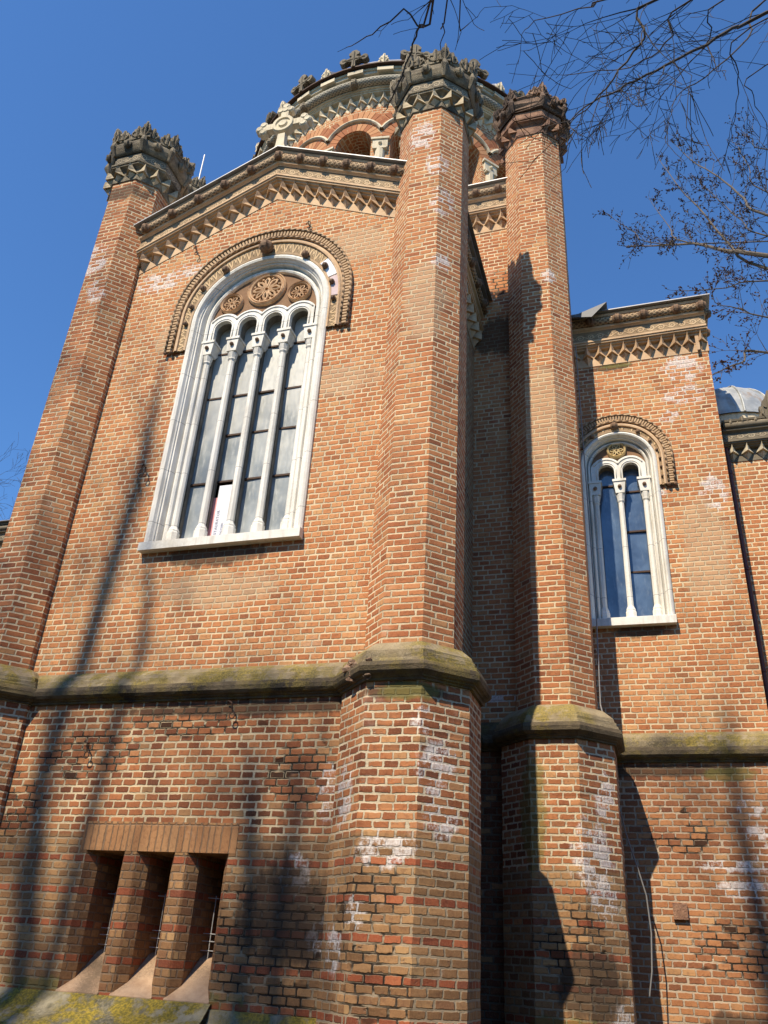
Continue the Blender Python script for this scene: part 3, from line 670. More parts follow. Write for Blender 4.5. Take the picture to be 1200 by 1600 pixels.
def turret(cx, cy, zt, broken=False, shaft='turret', seed=1):
    rnd = random.Random(seed)
    ap = .51; lo = .705
    def rag(a, hr, z0, z1, j):
        zs = lin(z0, z1, int((z1 - z0) / .0795)); rr_ = []
        for z in zs:
            g = rnd.uniform(-j, j) * .5
            rr_.append([(x + rnd.uniform(-j, j) + (x - cx) / a * g, y + rnd.uniform(-j, j) + (y - cy) / a * g, q) for x, y, q in octo(cx, cy, a, z, hr)])
        return rr_, zs
    mb = MB(); rr_, zs = rag(ap, .451, 4.4, zt + .3, .0022)
    mb.loft(rr_, cap1=True, uvs=(oct_uv(ap), zs))
    t = mb.build('corner_turret', M[shaft], CH)
    mb = MB(); rr_, zs = rag(lo, .42, 0, 4.2, .0045); mb.loft(rr_, uvs=(oct_uv(lo), zs)); mb.build('turret_base', M['turbase'], t)
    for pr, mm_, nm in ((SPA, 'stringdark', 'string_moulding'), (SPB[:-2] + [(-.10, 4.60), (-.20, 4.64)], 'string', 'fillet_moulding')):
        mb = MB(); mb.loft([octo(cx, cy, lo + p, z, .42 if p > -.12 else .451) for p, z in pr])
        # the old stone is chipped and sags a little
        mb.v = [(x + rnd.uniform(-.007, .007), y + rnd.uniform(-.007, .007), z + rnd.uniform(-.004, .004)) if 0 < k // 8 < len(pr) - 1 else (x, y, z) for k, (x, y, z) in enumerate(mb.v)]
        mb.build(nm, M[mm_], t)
    mb = MB(); mb.loft([octo(cx, cy, lo + p, z, .42) for p, z in [(.28, -.02), (.28, .84), (.10, .98), (.06, 1.07), (-.01, 1.09)]]); mb.build('turret_plinth', M['plinth'], t)
    red = M['redstone']
    mat_d = M['brownstone'] if broken else M['darkstone']
    # capital body
    mb = MB(); B = zt - .03
    prof = [(.515, B), (.53, B + .01), (.53, B + .14), (.515, B + .16), (.52, B + .27), (.56, B + .31), (.60, B + .33), (.605, B + .36), (.62, B + .365), (.625, B + .39), (.59, B + .41)]
    prof2 = [(.60, B + .62), (.625, B + .64), (.64, B + .66), (.655, B + .69), (.68, B + .76), (.685, B + .84), (.66, B + .90), (.68, B + .915), (.685, B + .95), (.62, B + .96), (.46, B + .97)]
    def ring(p, z):
        r_ = octo(cx, cy, p, z)
        j = .010 if z < B + .5 else .03
        if broken: r_ = [(x + rnd.uniform(-j, j), y + rnd.uniform(-j, j), zz + rnd.uniform(-j, j) * .6) for x, y, zz in r_]
        return r_
    mb.loft([ring(p, z) for p, z in prof]); mb.build('capital_base', red if broken else mat_d, t)
    mb = MB(); mb.loft([ring(p, z) for p, z in prof2], cap1=True)
    cap = mb.build('capital', mat_d, t)
    fr = MB(); rg = [octo(cx, cy, .585, B + .40), octo(cx, cy, .585, B + .63)]
    fr.loft(rg, uvs=(oct_uv(.6), [-.12, .12])); fr.build('capital_frieze', red if broken else M['capfrieze'], t)
    # studs: two per wide side, one or two per diagonal
    for k in range(8):
        ang = -pi / 2 + k * pi / 4; n_ = (cos(ang), sin(ang)); d = (-n_[1], n_[0])
        wid = .46 if k % 2 == 0 else .40
        base = .53 if k % 2 == 0 else .53 * (1 + .451) / sqrt(2)
        cnt = 2
        for j in range(cnt):
            if broken and rnd.random() < .25: continue
            s_ = (j - (cnt - 1) / 2) * (wid * 1.12 / cnt)
            pos = (cx + n_[0] * base + d[0] * s_, cy + n_[1] * base + d[1] * s_, B)
            key = ('tstud', broken)
            stud(t, pos, key, lambda: stud_mesh(.235, .13, .14, 0, .32), red if broken else M['capstud'], rz=ang + pi / 2)
        # knobs on the roll
        bo = .675 if k % 2 == 0 else .675 * 1.451 / sqrt(2)
        pos = (cx + n_[0] * bo, cy + n_[1] * bo, B + .79)
        if not (broken and k in (0, 5)): stud(t, pos, ('tknob', broken), lambda: knob_mesh(.085, .12), mat_d, 'carved_knob', rz=0)
    # hanging scroll brackets at the corners of the roll
    cr = MB()
    for k in range(8):
        a = octo(cx, cy, .645, B + .98)[k]; b = octo(cx, cy, .645, B + .98)[(k + 1) % 8]
        ang = -pi / 2 + k * pi / 4; n_ = (cos(ang), sin(ang)); d = (-n_[1], n_[0])
        L = sqrt((a[0] - b[0]) ** 2 + (a[1] - b[1]) ** 2)
        for j in range(2):
            f = (j + .5) / 2; c0 = (a[0] + (b[0] - a[0]) * f, a[1] + (b[1] - a[1]) * f, B + .93)
            hh = .31 if j % 2 else .26
            if broken:
                if rnd.random() < .45: continue
                hh *= rnd.uniform(.5, 1.25)
            leafplate(cr, c0, d, n_, L / 2 * 1.02, hh * rnd.uniform(.9, 1.1), .06 if not broken else rnd.uniform(-.4, .5), .07, .10 if broken else .05, seed * 31 + k * 5 + j)
        c0 = (a[0], a[1], B + .92)
        nn = Vector((a[0] - cx, a[1] - cy, 0)).normalized(); dd = Vector((-nn.y, nn.x, 0))
        if not broken or rnd.random() < .6: leafplate(cr, c0, (dd.x, dd.y), (nn.x, nn.y), .19, (.38 if not broken else rnd.uniform(.18, .36)), .08, .09, .06, seed * 77 + k)
        cr.tube([(a[0] + nn.x * .02, a[1] + nn.y * .02, B + .93), (a[0] + nn.x * .04, a[1] + nn.y * .04, B + .80), (a[0] - nn.x * .03, a[1] - nn.y * .03, B + .62)], [.045, .062, .03], 7)
    cr.build('crown_of_leaves', mat_d, t, fix=False)
    return t
T1 = turret(-2.47, .23, 13.50, seed=3)
rnd = random.Random(5); mb = MB()
for i in range(16):
    t = i / 15; c = (-3.02 + .30 * t + rnd.uniform(-.03, .03), -.33 - .22 * t + rnd.uniform(-.02, .03), rnd.uniform(4.19, 4.40)); r_ = rnd.uniform(.025, .06); b0_ = len(mb.v)
    mb.sphere(c, r_, 6, 4, 0, (1.4, .9, .8))
    for k in range(b0_, len(mb.v)): mb.v[k] = tuple(q + rnd.uniform(-.016, .016) for q in mb.v[k])
mb.build('chipped_corner', M['chip'], T1, fix=False)
T0 = turret(-8.00, .23, 13.50, seed=5)
T2 = turret(-1.17, 2.74, 15.70, broken=True, seed=9)
T3 = turret(-9.17, 2.74, 15.70, seed=11)

# ------------------------------------------------------------------ windows
def sweep_arch(mb, cx, zb, prof, y0, n=28, uvw=False):
    """prof: (R, zc, dy) swept up the left jamb, round the arch and down"""
    paths = []
    for (R_, zc, dy) in prof:
        pts = [(cx - R_, y0 + dy, zb)]
        for i in range(n + 1):
            t = pi - pi * i / n; pts.append((cx + R_ * cos(t), y0 + dy, zc + R_ * sin(t)))
        pts.append((cx + R_, y0 + dy, zb)); paths.append(pts)
    for k in range(len(paths) - 1):
        a, b = paths[k], paths[k + 1]
        L = 0
        for i in range(len(a) - 1):
            d = (Vector(a[i + 1]) - Vector(a[i])).length
            w = abs(prof[k + 1][0] - prof[k][0]) + .0001
            mb.face([a[i], a[i + 1], b[i + 1], b[i]], [(L, 0), (L + d, 0), (L + d, w), (L, w)] if uvw else None)
            L += d
def rosette(name, parent, c, R_, mat, petals=8, deep=.05):
    cx, cy, cz = c
    def rp(r, a, y): return (cx + r * cos(a), cy + y, cz + r * sin(a))
    mb = MB(); N = 28
    prof = [(R_ * 1.0, .03), (R_ * 1.0, -.03), (R_ * .94, -.055), (R_ * .88, -.035), (R_ * .84, -.05), (R_ * .78, -.04), (R_ * .74, .0), (R_ * .74, .06)]
    mb.loft([[rp(r, 2 * pi * i / N, y) for i in range(N)] for r, y in prof])
    tr = R_ * .055
    for k in range(petals):
        a = 2 * pi * k / petals
        for s_ in (-1, 1):
            w = pi / petals * .86
            mb.tube([rp(R_ * .14, a, -.01), rp(R_ * .34, a + s_ * w * .75, -.02), rp(R_ * .52, a + s_ * w * .62, -.02), rp(R_ * .70, a, -.01)], tr * 1.15, 5)
        mb.tube([rp(R_ * .76, a + pi / petals, 0), rp(R_ * .60, a + pi / petals, -.015)], tr * 1.3, 5)
    mb.loft([[rp(r, 2 * pi * i / 12, y) for i in range(12)] for r, y in ((R_ * .15, .02), (R_ * .15, -.02), (R_ * .09, -.03), (R_ * .08, .02))])
    o = mb.build(name, mat, parent, fix=False)
    return o
def window(cx, yw, zb, zc, R_, s, cols, zl, rin, rout, ztc, zcb, base_z, roses, bars, hood, balls, glass, tag_, gaps=()):
    """s scales the frame mouldings"""
    mb = MB()
    q = lambda dr, dy: (R_ - dr * s, zc, dy)
    prof = [(R_ + .02, zc, .05), (R_ + .02, zc, -.03), q(.0, -.05), q(.03, -.062), q(.065, -.05), q(.085, -.01), q(.10, .0), q(.10, .02), q(.125, .025), q(.155, .115), q(.165, .12), q(.165, .10), q(.18, .075), q(.205, .07), q(.23, .085), q(.24, .12), q(.24, .15), q(.26, .155), q(.27, .42)]
    sweep_arch(mb, cx, zb, prof, yw, 32)
    W = mb.build('arched_window', M['white'], CH, fix=False)
    ri = R_ - .25 * s
    # sill
    mb = MB(); mb.poly([(-.115, zb - .115), (-.115, zb + .0), (-.095, zb + .012), (.44, zb + .13), (.44, zb - .115)], lambda p, z, x: (x, yw + p, z), cx - R_ - .03, cx + R_ + .03)
    mb.build('sill', M['white'], W)
    # lancet arches (white plate) and tympanum
    cents = [(cols[i] + cols[i + 1]) / 2 for i in range(len(cols) - 1)]
    def dn(x): return min(abs(x - c) for c in cents)
    hw = ri
    xs = set()
    for c in cents:
        for k in range(13): xs.add(round(c - rin * cos(pi * k / 12), 5))
        for k in range(1, 12): xs.add(round(c - rout * cos(pi * k / 12), 5))
    xs |= {-hw, hw}; 
    for a, b in zip(cents[:-1], cents[1:]): xs.add((a + b) / 2)
    xs = sorted(x for x in xs if -hw <= x <= hw)
    y0 = yw + .085
    bot = lambda x: (zl + sqrt(max(0, rin ** 2 - dn(x - 0) ** 2))) if dn(x) < rin - 1e-5 else ztc
    top = lambda x: min(zl + sqrt(max(.0004, rout ** 2 - dn(x) ** 2)), zc + sqrt(max(.0004, hw * hw - x * x)) if zc < zl else 99)
    mb = MB(); sf = MB()
    for a, b in zip(xs[:-1], xs[1:]):
        m = (a + b) / 2
        inside = dn(m) < rin
        f = lambda x: (zl + sqrt(max(0, rin ** 2 - min(rin, dn(x)) ** 2))) if inside else ztc
        ba, bb, ta, tb = f(a), f(b), top(a), top(b)
        A_, B_ = cx + a, cx + b
        mb.face([(A_, y0, ba), (B_, y0, bb), (B_, y0, tb), (A_, y0, ta)])
        mb.face([(A_, y0, ba), (A_, yw + .16, ba), (B_, yw + .16, bb), (B_, y0, bb)]); sf.face([(A_, yw + .16, ba), (A_, yw + .40, ba), (B_, yw + .40, bb), (B_, yw + .16, bb)])
        mb.face([(A_, y0, ta), (B_, y0, tb), (B_, yw + .25, tb), (A_, yw + .25, ta)])
    for c in cents:
        for s_ in (-1, 1):
            X = cx + c + s_ * rin; mb.face([(X, y0, ztc), (X, yw + .16, ztc), (X, yw + .16, zl), (X, y0, zl)]); sf.face([(X, yw + .16, ztc), (X, yw + .40, ztc), (X, yw + .40, zl), (X, yw + .16, zl)])
        # incised line on each arch
        rm = (rin + rout) / 2 + .01
        a0 = math.acos(min(1, (cols[1] - cols[0]) / 2 / rm)) if (cols[1] - cols[0]) / 2 < rm else 0
    lp = mb.build('lancet_arches', M['white'], W, fix=False); sf.build('lancet_soffit', M['soffit'], W, fix=False)
    tb_ = MB()
    for i, c in enumerate(cents):
        rm = rout - .035; half = (cols[1] - cols[0]) / 2
        a0 = math.acos(min(1, half / rm)) if half < rm else 0
        pts = [(cx + c + rm * cos(a0 + (pi - 2 * a0) * k / 14), y0 - .002, zl + rm * sin(a0 + (pi - 2 * a0) * k / 14)) for k in range(15)]
        tb_.tube(pts, .013, 6)
        rm = rin + .03
        pts = [(cx + c + rm * cos(pi * k / 14), y0 - .001, zl + rm * sin(pi * k / 14)) for k in range(15)]
        tb_.tube([(pts[0][0], pts[0][1], ztc + .03)] + pts + [(pts[-1][0], pts[-1][1], ztc + .03)], .010, 6)
    tb_.build('arch_bead', M['white'], W, smooth=True, fix=False)
    # tympanum
    mb = MB(); yt = yw + .13
    xs2 = lin(-hw, hw, 40)
    for a, b in zip(xs2[:-1], xs2[1:]):
        f = lambda x: zl + sqrt(max(0, (rout - .04) ** 2 - dn(x) ** 2)) - .03
        g = lambda x: zc + sqrt(max(0, (hw + .03) ** 2 - x * x))
        mb.face([(cx + a, yt, f(a)), (cx + b, yt, f(b)), (cx + b, yt, max(f(b), g(b))), (cx + a, yt, max(f(a), g(a)))])
    mb.build('tympanum', M['tymp'], W, fix=False)
    for (dx, z, r, pt, mt) in roses: rosette('rosette', W, (cx + dx, yt - .005, z), r, M[mt], pt)
    # columns
    for c in cols:
        X = cx + c; yc = yw + .155
        mb = MB(); k = 8
        def ring(r, z, ang=pi / 8): return [(X + r * cos(ang + 2 * pi * i / k), yc + r * sin(ang + 2 * pi * i / k), z) for i in range(k)]
        rs = .052 * (1 if s > .8 else .9)
        prof_ = [(rs * 1.75, zb + .02), (rs * 1.75, base_z - .07), (rs * 1.5, base_z - .05), (rs * 1.55, base_z - .03), (rs * 1.25, base_z), (rs, base_z + .03), (rs * .92, zcb - .16), (rs * 1.25, zcb - .13), (rs * 1.15, zcb - .11), (rs * 1.55, zcb - .02), (rs * 1.2, zcb)]
        mb.loft([ring(r, z) for r, z in prof_])
        co = mb.build('column', M['white'], W)
        b = MB(); w0, w1 = rs * 1.45, min(rs * 2.0, .098)
        b.mesh([(X - w0, yc - w0, zcb), (X + w0, yc - w0, zcb), (X + w0, yc + w0, zcb), (X - w0, yc + w0, zcb)] + [(X - w1, yw + .075, ztc - .035), (X + w1, yw + .075, ztc - .035), (X + w1, yc + w1 + .1, ztc - .035), (X - w1, yc + w1 + .1, ztc - .035)], [(0, 1, 2, 3), (0, 4, 5, 1), (1, 5, 6, 2), (2, 6, 7, 3), (3, 7, 4, 0), (4, 7, 6, 5)])
        b.box(X - w1 - .012, X + w1 + .012, yw + .062, yc + w1 + .1, ztc - .034, ztc + .006)
        b.build('column_capital', M['white'], W)
        kb = MB(); kb.sphere((X, yc - w0 - .018, (zcb + ztc) / 2 - .01), .032, 10, 6); kb.build('capital_ball', M['knob'], W, fix=False)
        mu = MB(); mu.box(X - .045, X + .045, yc + .055, yw + .285, zb + .05, ztc + .02); mu.build('mullion', M['soffit'], W)
    # panes and glazing bars
    yg = yw + .29
    rr = random.Random(int(cx * 100))
    for i, c in enumerate(cents):
        zs = [zb + .06] + sorted(bars[i]) + [zl + rin + .02]
        hw2 = (cols[1] - cols[0]) / 2 - .02
        for j, (z0, z1) in enumerate(zip(zs[:-1], zs[1:])):
            if (i, j) in gaps: continue
            mb = MB(); t1, t2 = rr.uniform(-.010, .010), rr.uniform(-.012, .012)
            mb.mesh([(cx + c - hw2, yg + t1, z0 + .008), (cx + c + hw2, yg - t1, z0 + .008), (cx + c + hw2, yg - t1 + t2, z1 - .008), (cx + c - hw2, yg + t1 + t2, z1 - .008)] +
                    [(cx + c - hw2, yg + .01 + t1, z0 + .008), (cx + c + hw2, yg + .01 - t1, z0 + .008), (cx + c + hw2, yg + .01 - t1 + t2, z1 - .008), (cx + c - hw2, yg + .01 + t1 + t2, z1 - .008)],
                    [(0, 1, 2, 3), (7, 6, 5, 4), (0, 4, 5, 1), (2, 6, 7, 3), (1, 5, 6, 2), (0, 3, 7, 4)])
            mb.build('pane', M[glass], W, fix=False)
        mb = MB()
        for z in bars[i]: mb.box(cx + c - hw2 - .02, cx + c + hw2 + .02, yg - .022, yg + .02, z - .014, z + .014)
        mb.box(cx + c - hw2 - .02, cx + c - hw2 + .006, yg - .015, yg + .02, zb + .05, zl + rin); mb.box(cx + c + hw2 - .006, cx + c + hw2 + .02, yg - .015, yg + .02, zb + .05, zl + rin)
        mb.build('glazing_bars', M['iron'], W)
    mb = MB(); mb.box(cx - R_, cx + R_, yw + .62, yw + .64, zb - .1, zc + R_); mb.build('dark_interior', M['dark'], W)
    # archivolt and hood mould
    H = hood; z_ = H['zb']
    mb = MB(); sweep_arch(mb, cx, z_, [(R_ + .022, zc, .02), (R_ + .022, zc, -.045), (R_ + .05, zc, -.055), (R_ + .06, zc, -.035), (H['r1'] - .03, H['c1'], -.035), (H['r1'] - .025, H['c1'], -.065), (H['r1'], H['c1'], -.07), (H['r1'] + .02, H['c1'], -.05), (H['r2'] - .005, H['c2'], -.03), (H['r3'] + .005, H['c3'], -.03)], yw, 36, True)
    # separate relief band
    hb = mb.build('archivolt', M['terra'], W, fix=False)
    mb = MB(); sweep_arch(mb, cx, z_ + .004, [(R_ + .062, zc, -.038), (H['r1'] - .032, H['c1'], -.038)], yw, 36, True); mb.build('relief_band', M['terraleaf'], W, fix=False)
    for (ra, ca_, nm) in ((H['r2'], H['c2'], 'rope_moulding'), (H['r3'], H['c3'], 'rope_moulding')):
        mb = MB(); pts = [(cx - ra, yw - .055, z_)] + [(cx + ra * cos(pi - pi * i / 40), yw - .055, ca_ + ra * sin(pi - pi * i / 40)) for i in range(41)] + [(cx + ra, yw - .055, z_)]
        mb.tube(pts, .022 * (s * .5 + .5), 8); mb.build(nm, M['rope'], W, smooth=True, fix=False)
    mb = MB(); rm = (H['r2'] + H['r3']) / 2; cm = (H['c2'] + H['c3']) / 2; dr = (H['r3'] - H['r2']) / 2 - .012
    L1 = cm - z_; tot = pi * rm + 2 * L1; N = int(tot / H['dp'])
    for i in range(N):
        t = (i + .5) / N * tot
        if t < L1: p, a = (cx - rm, z_ + t), pi
        elif t > tot - L1: p, a = (cx + rm, z_ + tot - t), 0
        else: a = pi - (t - L1) / rm; p = (cx + rm * cos(a), cm + rm * sin(a))
        er = (cos(a), sin(a)); et = (-er[1], er[0]); hwid = H['dp'] * .30
        pt = []
        for yy in (yw - .025, yw - .060):
            for (e1, e2) in ((-dr, -hwid), (dr, -hwid), (dr, hwid), (-dr, hwid)):
                pt.append((p[0] + er[0] * e1 + et[0] * e2, yy, p[1] + er[1] * e1 + et[1] * e2))
        mb.mesh(pt, [(4, 5, 6, 7), (0, 1, 5, 4), (1, 2, 6, 5), (2, 3, 7, 6), (3, 0, 4, 7)])
    mb.build('dentil_course', M['hoodterra'], W)
    for (x, z, r) in balls:
        kb = MB(); kb.sphere((cx + x, yw - .04 - r * .7, z), r, 16, 9, .07); kb.build('carved_ball', M['knob'], W, fix=False)
    # hood end stops
    for s_ in (-1, 1):
        kb = MB()
        for ra in (H['r2'], H['r3']): kb.sphere((cx + s_ * ra, yw - .055, z_ - .01), .03, 8, 6)
        kb.build('end_stop', M['knob'], W, fix=False)
    return W
B4 = [[7.36, 8.84, 9.68], [7.36, 8.14, 8.84, 9.68], [7.36, 8.14, 8.84, 9.68], [7.36, 8.14, 8.84, 9.68]]
WA = window(CX + .02, YW, 6.30, 10.15, 1.12, 1.0, [-.84, -.42, 0, .42, .84], 10.04, .145, .285, 9.81, 9.56, 6.60,
            [(0, 10.72, .33, 8, 'rose'), (-.57, 10.54, .195, 6, 'rose'), (.57, 10.54, .195, 6, 'rose')], B4,
            dict(zb=9.60, r1=1.31, c1=10.25, r2=1.37, c2=10.27, r3=1.475, c3=10.32, dp=.055),
            [(0, 11.40, .115), (-.68, 11.11, .062), (.68, 11.11, .062), (-1.03, 10.80, .05), (1.03, 10.80, .05), (-1.17, 10.45, .042), (1.17, 10.45, .042), (-1.22, 10.12, .038), (1.22, 10.12, .038)], 'dusty', 'A', gaps={(1, 0)})
WB = window(-.12, YA, 6.22, 8.90, .585, .62, [-.38, 0, .38], 8.84, .125, .255, 8.66, 8.42, 6.46,
            [(0, 9.235, .155, 6, 'yellowrose')], [[8.66], [7.10, 7.80, 8.52]],
            dict(zb=8.42, r1=.70, c1=8.93, r2=.745, c2=8.95, r3=.84, c3=8.98, dp=.044),
            [(0, 9.59, .062), (.36, 9.44, .036), (.53, 9.24, .03), (.62, 9.06, .026), (.655, 8.9, .024), (.66, 8.74, .022), (.66, 8.57, .022), (-.36, 9.44, .036), (-.53, 9.24, .03), (-.62, 9.06, .026), (-.655, 8.9, .024)], 'blueglass', 'B')
# the block missing from the big archivolt (pale plaster patch with a purple one below)
mb = MB(); cxw = CX + .02
def seg(mb, r0, r1, c, a0, a1, y, n=6):
    for i in range(n):
        t0, t1 = a0 + (a1 - a0) * i / n, a0 + (a1 - a0) * (i + 1) / n
        q = [(cxw + r * cos(t), c + r * sin(t)) for r, t in ((r0, t0), (r1, t0), (r1, t1), (r0, t1))]
        mb.face([(x, y, z) for x, z in q]); mb.face([(q[0][0], y, q[0][1]), (q[0][0], y + .05, q[0][1]), (q[3][0], y + .05, q[3][1]), (q[3][0], y, q[3][1])]); mb.face([(q[1][0], y, q[1][1]), (q[2][0], y, q[2][1]), (q[2][0], y + .05, q[2][1]), (q[1][0], y + .05, q[1][1])])
    for t in (a0, a1):
        q = [(cxw + r * cos(t), c + r * sin(t)) for r in (r0, r1)]
        mb.face([(q[0][0], y, q[0][1]), (q[1][0], y, q[1][1]), (q[1][0], y + .05, q[1][1]), (q[0][0], y + .05, q[0][1])])
seg(mb, 1.15, 1.34, 10.22, .32, .62, YW - .045); mb.build('plaster_patch', M['paper'], WA, fix=False)
mb = MB(); seg(mb, 1.17, 1.32, 10.22, -.02, .30, YW - .046); mb.build('purple_patch', M['purple'], WA, fix=False)

# ------------------------------------------------------------------ banner in the open pane
BX = CX + .02 - .21
BN = empty('banner', (BX, YW + .43, 6.36), 'white and pink paper banner with vertical lettering standing in the open pane', 'banner')
def sheet(mb, x0, x1, z0, z1, y, lean, th=.004, curl=.0):
    n = 8
    for i in range(n):
        a, b = i / n, (i + 1) / n
        f = lambda t, s_, k: (x0 + (x1 - x0) * s_ + lean * t, y + curl * sin(t * pi) + k, z0 + (z1 - z0) * t)
        mb.mesh([f(a, 0, 0), f(a, 1, 0), f(b, 1, 0), f(b, 0, 0), f(a, 0, th), f(a, 1, th), f(b, 1, th), f(b, 0, th)], [(0, 1, 2, 3), (7, 6, 5, 4), (1, 5, 6, 2), (0, 3, 7, 4), (0, 4, 5, 1), (3, 2, 6, 7)])
mb = MB(); sheet(mb, BX - .10, BX + .17, 6.40, 7.28, YW + .25, .0); mb.build('white_sheet', M['paper'], BN, fix=False)
mb = MB(); sheet(mb, BX - .165, BX - .085, 6.40, 7.10, YW + .262, .0); mb.build('pink_sheet', M['pink'], BN, fix=False)
def text(body, size, loc, rot, mat, parent, name='lettering'):
    cu = bpy.data.curves.new(name, 'FONT'); cu.body = body; cu.size = size; cu.extrude = .0008; cu.space_character = 1.25
    t = bpy.data.objects.new('tmp', cu); COL.objects.link(t)
    dg = bpy.context.evaluated_depsgraph_get(); me = bpy.data.meshes.new_from_object(t.evaluated_get(dg)); bpy.data.objects.remove(t)
    o = bpy.data.objects.new(name, me); me.materials.append(mat); COL.objects.link(o); o.parent = parent
    o.location = Vector(loc) - Vector(ROOT[parent.name]); o.rotation_euler = rot; return o
text('RESTAURATOR', .055, (BX - .03, YW + .248, 6.44), (pi / 2, -pi / 2, 0), M['ink'], BN)
text('PICTURI', .042, (BX + .05, YW + .248, 6.50), (pi / 2, -pi / 2, 0), M['ink'], BN)

# ------------------------------------------------------------------ hooks, rods, pipe, cable
def hook(x, z, y, ring=True, chain=0, sz=1.0):
    mb = MB(); s_ = sz
    mb.tube([(x, y + .03, z), (x, y - .05 * s_, z), (x + .02 * s_, y - .085 * s_, z + .005), (x + .045 * s_, y - .09 * s_, z - .02), (x + .05 * s_, y - .07 * s_, z - .10 * s_)], .0085, 6)
    mb.tube([(x - .04 * s_, y - .03, z + .01), (x - .02 * s_, y - .05, z + .03), (x, y - .05, z)], .008, 6)
    if ring:
        c = (x + .052 * s_, y - .068 * s_, z - .135 * s_); mb.tube([(c[0] + .032 * cos(a), c[1], c[2] + .036 * sin(a)) for a in [2 * pi * i / 12 for i in range(13)]], .007, 6)
    for i in range(chain):
        t = i / chain; cx_ = x - .03 - .035 * sin(t * pi * 1.6); cz = z - .02 - t * .42
        mb.tube([(cx_ + .014 * cos(a), y - .04 + (.014 * sin(a) if i % 2 else 0), cz + .022 * sin(a)) for a in [2 * pi * k / 6 for k in range(7)]], .003, 4)
    return mb.build('iron_hook', M['iron'], CH, fix=False)
hook(-6.47, 7.56, YW, chain=16, sz=1.2); hook(-6.33, 3.68, 0, sz=1.1); hook(-4.53, 4.10, 0, sz=1.1); hook(-6.44, 11.78, YW, sz=1.1); hook(-4.44, 11.82, YW, sz=1.1)
mb = MB(); mb.tube([(-8.98, 2.9, 16.9), (-8.98, 2.9, 18.45)], .016, 6); mb.build('lightning_rod', M['rod'], CH)
mb = MB(); mb.tube([(.62, 5.0, 12.0), (.60, 5.0, 13.1)], .013, 6); mb.build('lightning_rod', M['rod'], CH)
mb = MB(); mb.tube([(-1.25, 2.5, 16.6), (-1.25, 2.5, 17.25)], [.02, .006], 6); mb.build('lightning_rod', M['pipe'], CH)
mb = MB(); mb.tube([(XA + .10, YF - .05, 9.75), (XA + .10, YF - .05, 0)], .045, 8)
for z in (8.9, 7.2, 5.6, 3.4): mb.tube([(XA + .10, YF - .05, z), (XA + .10, YF - .05, z - .05)], .056, 8)
mb.build('downpipe', M['pipe'], CH)
mb = MB()
pts = [(-.60, 2.42, 4.62), (-.52, 2.7, 4.2), (-.50, 2.85, 3.7), (-.42, 2.95, 3.2), (-.30, 3.0, 2.75), (-.24, 3.02, 2.5), (-.22, 3.02, 2.1), (-.25, 3.0, 1.7), (-.30, 3.0, 1.45)]
mb.tube([(-.62, 2.95, 11.0), (-.60, 2.95, 8.0), (-.59, 2.9, 6.0), (-.60, 2.60, 4.72), (-.56, 2.5, 4.5)] + pts[1:], .009, 6)
cb = mb.build('loose_cable', M['cable'], None, origin=(-.3, 3.0, 1.45)); tag(cb, 'thin grey cable hanging loose beside the second turret', 'cable')
# niche block on annex base
mb = MB(); mb.box(.05, .22, YA - .13, YA - .07, 2.28, 2.46); mb.build('broken_ledge', M['redstone'], CH)

# ------------------------------------------------------------------ roofs
mb = MB()
for s_ in (-1, 1):
    mb.face([(CX, YW + .28, ZB + 1.01), (CX, 2.8, ZB + 1.01), (CX + s_ * 3.1, 2.8, ZB + 1.01 - GS * 3.1), (CX + s_ * 3.1, YW + .28, ZB + 1.01 - GS * 3.1)])
mb.build('arm_roof', M['lead'], CH)
mb = MB(); mb.box(-9.2, -1.15, YC - .2, 11, 14.86, 14.93); mb.build('core_roof', M['lead'], CH)
mb = MB(); mb.box(-9.2, -1.06, YC + .05, 10.9, 14.6, 14.85); mb.build('core_parapet', M['palestone'], CH)
mb = MB(); mb.box(-1.0, XA + .06, YA - .1, 9, 11.90, 11.935); mb.build('annex_roof', M['lead'], CH)
mb = MB(); mb.mesh([(-.7, YA - .37, 11.80), (-.05, YA - .40, 12.0), (-.05, YA + .2, 12.02), (-.7, YA + .2, 12.02), (-.32, YA - .46, 11.66)], [(0, 4, 1), (0, 1, 2, 3)]); mb.build('loose_roof_sheet', M['leadpatch'], CH)
mb = MB(); mb.box(-10.8, -9.2, YA - .1, 9, 11.5, 11.9); mb.build('west_annex_roof', M['palestone'], CH)
# small domed roof on the east wing
DC = (1.85, 5.6, 10.35)
mb = MB(); NR = 36
prof = [(1.06 * cos(t), 1.06 * sin(t)) for t in lin(0, pi / 2 - .02, 12)]
mb.loft([[(DC[0] + r * cos(2 * pi * i / NR), DC[1] + r * sin(2 * pi * i / NR), DC[2] + h) for i in range(NR)] for r, h in prof], cap1=True)
dm = mb.build('small_dome', M['lead'], CH, smooth=True)
for k in range(12):
    a = 2 * pi * k / 12 + .2; r_ = MB()
    r_.tube([(DC[0] + (r + .012) * cos(a), DC[1] + (r + .012) * sin(a), DC[2] + h) for r, h in prof], .02, 6); r_.build('standing_seam', M['lead'], dm)
mb = MB(); mb.loft([[(DC[0] + 1.02 * cos(2 * pi * i / 36), DC[1] + 1.02 * sin(2 * pi * i / 36), z) for i in range(36)] for z in (9.7, 10.36)]); mb.build('small_dome_drum', M['palestone'], CH)
mb = MB(); mb.box(XA, 7.6, YF + .05, 9, 9.55, 9.72); mb.build('wing_roof', M['palestone'], CH)
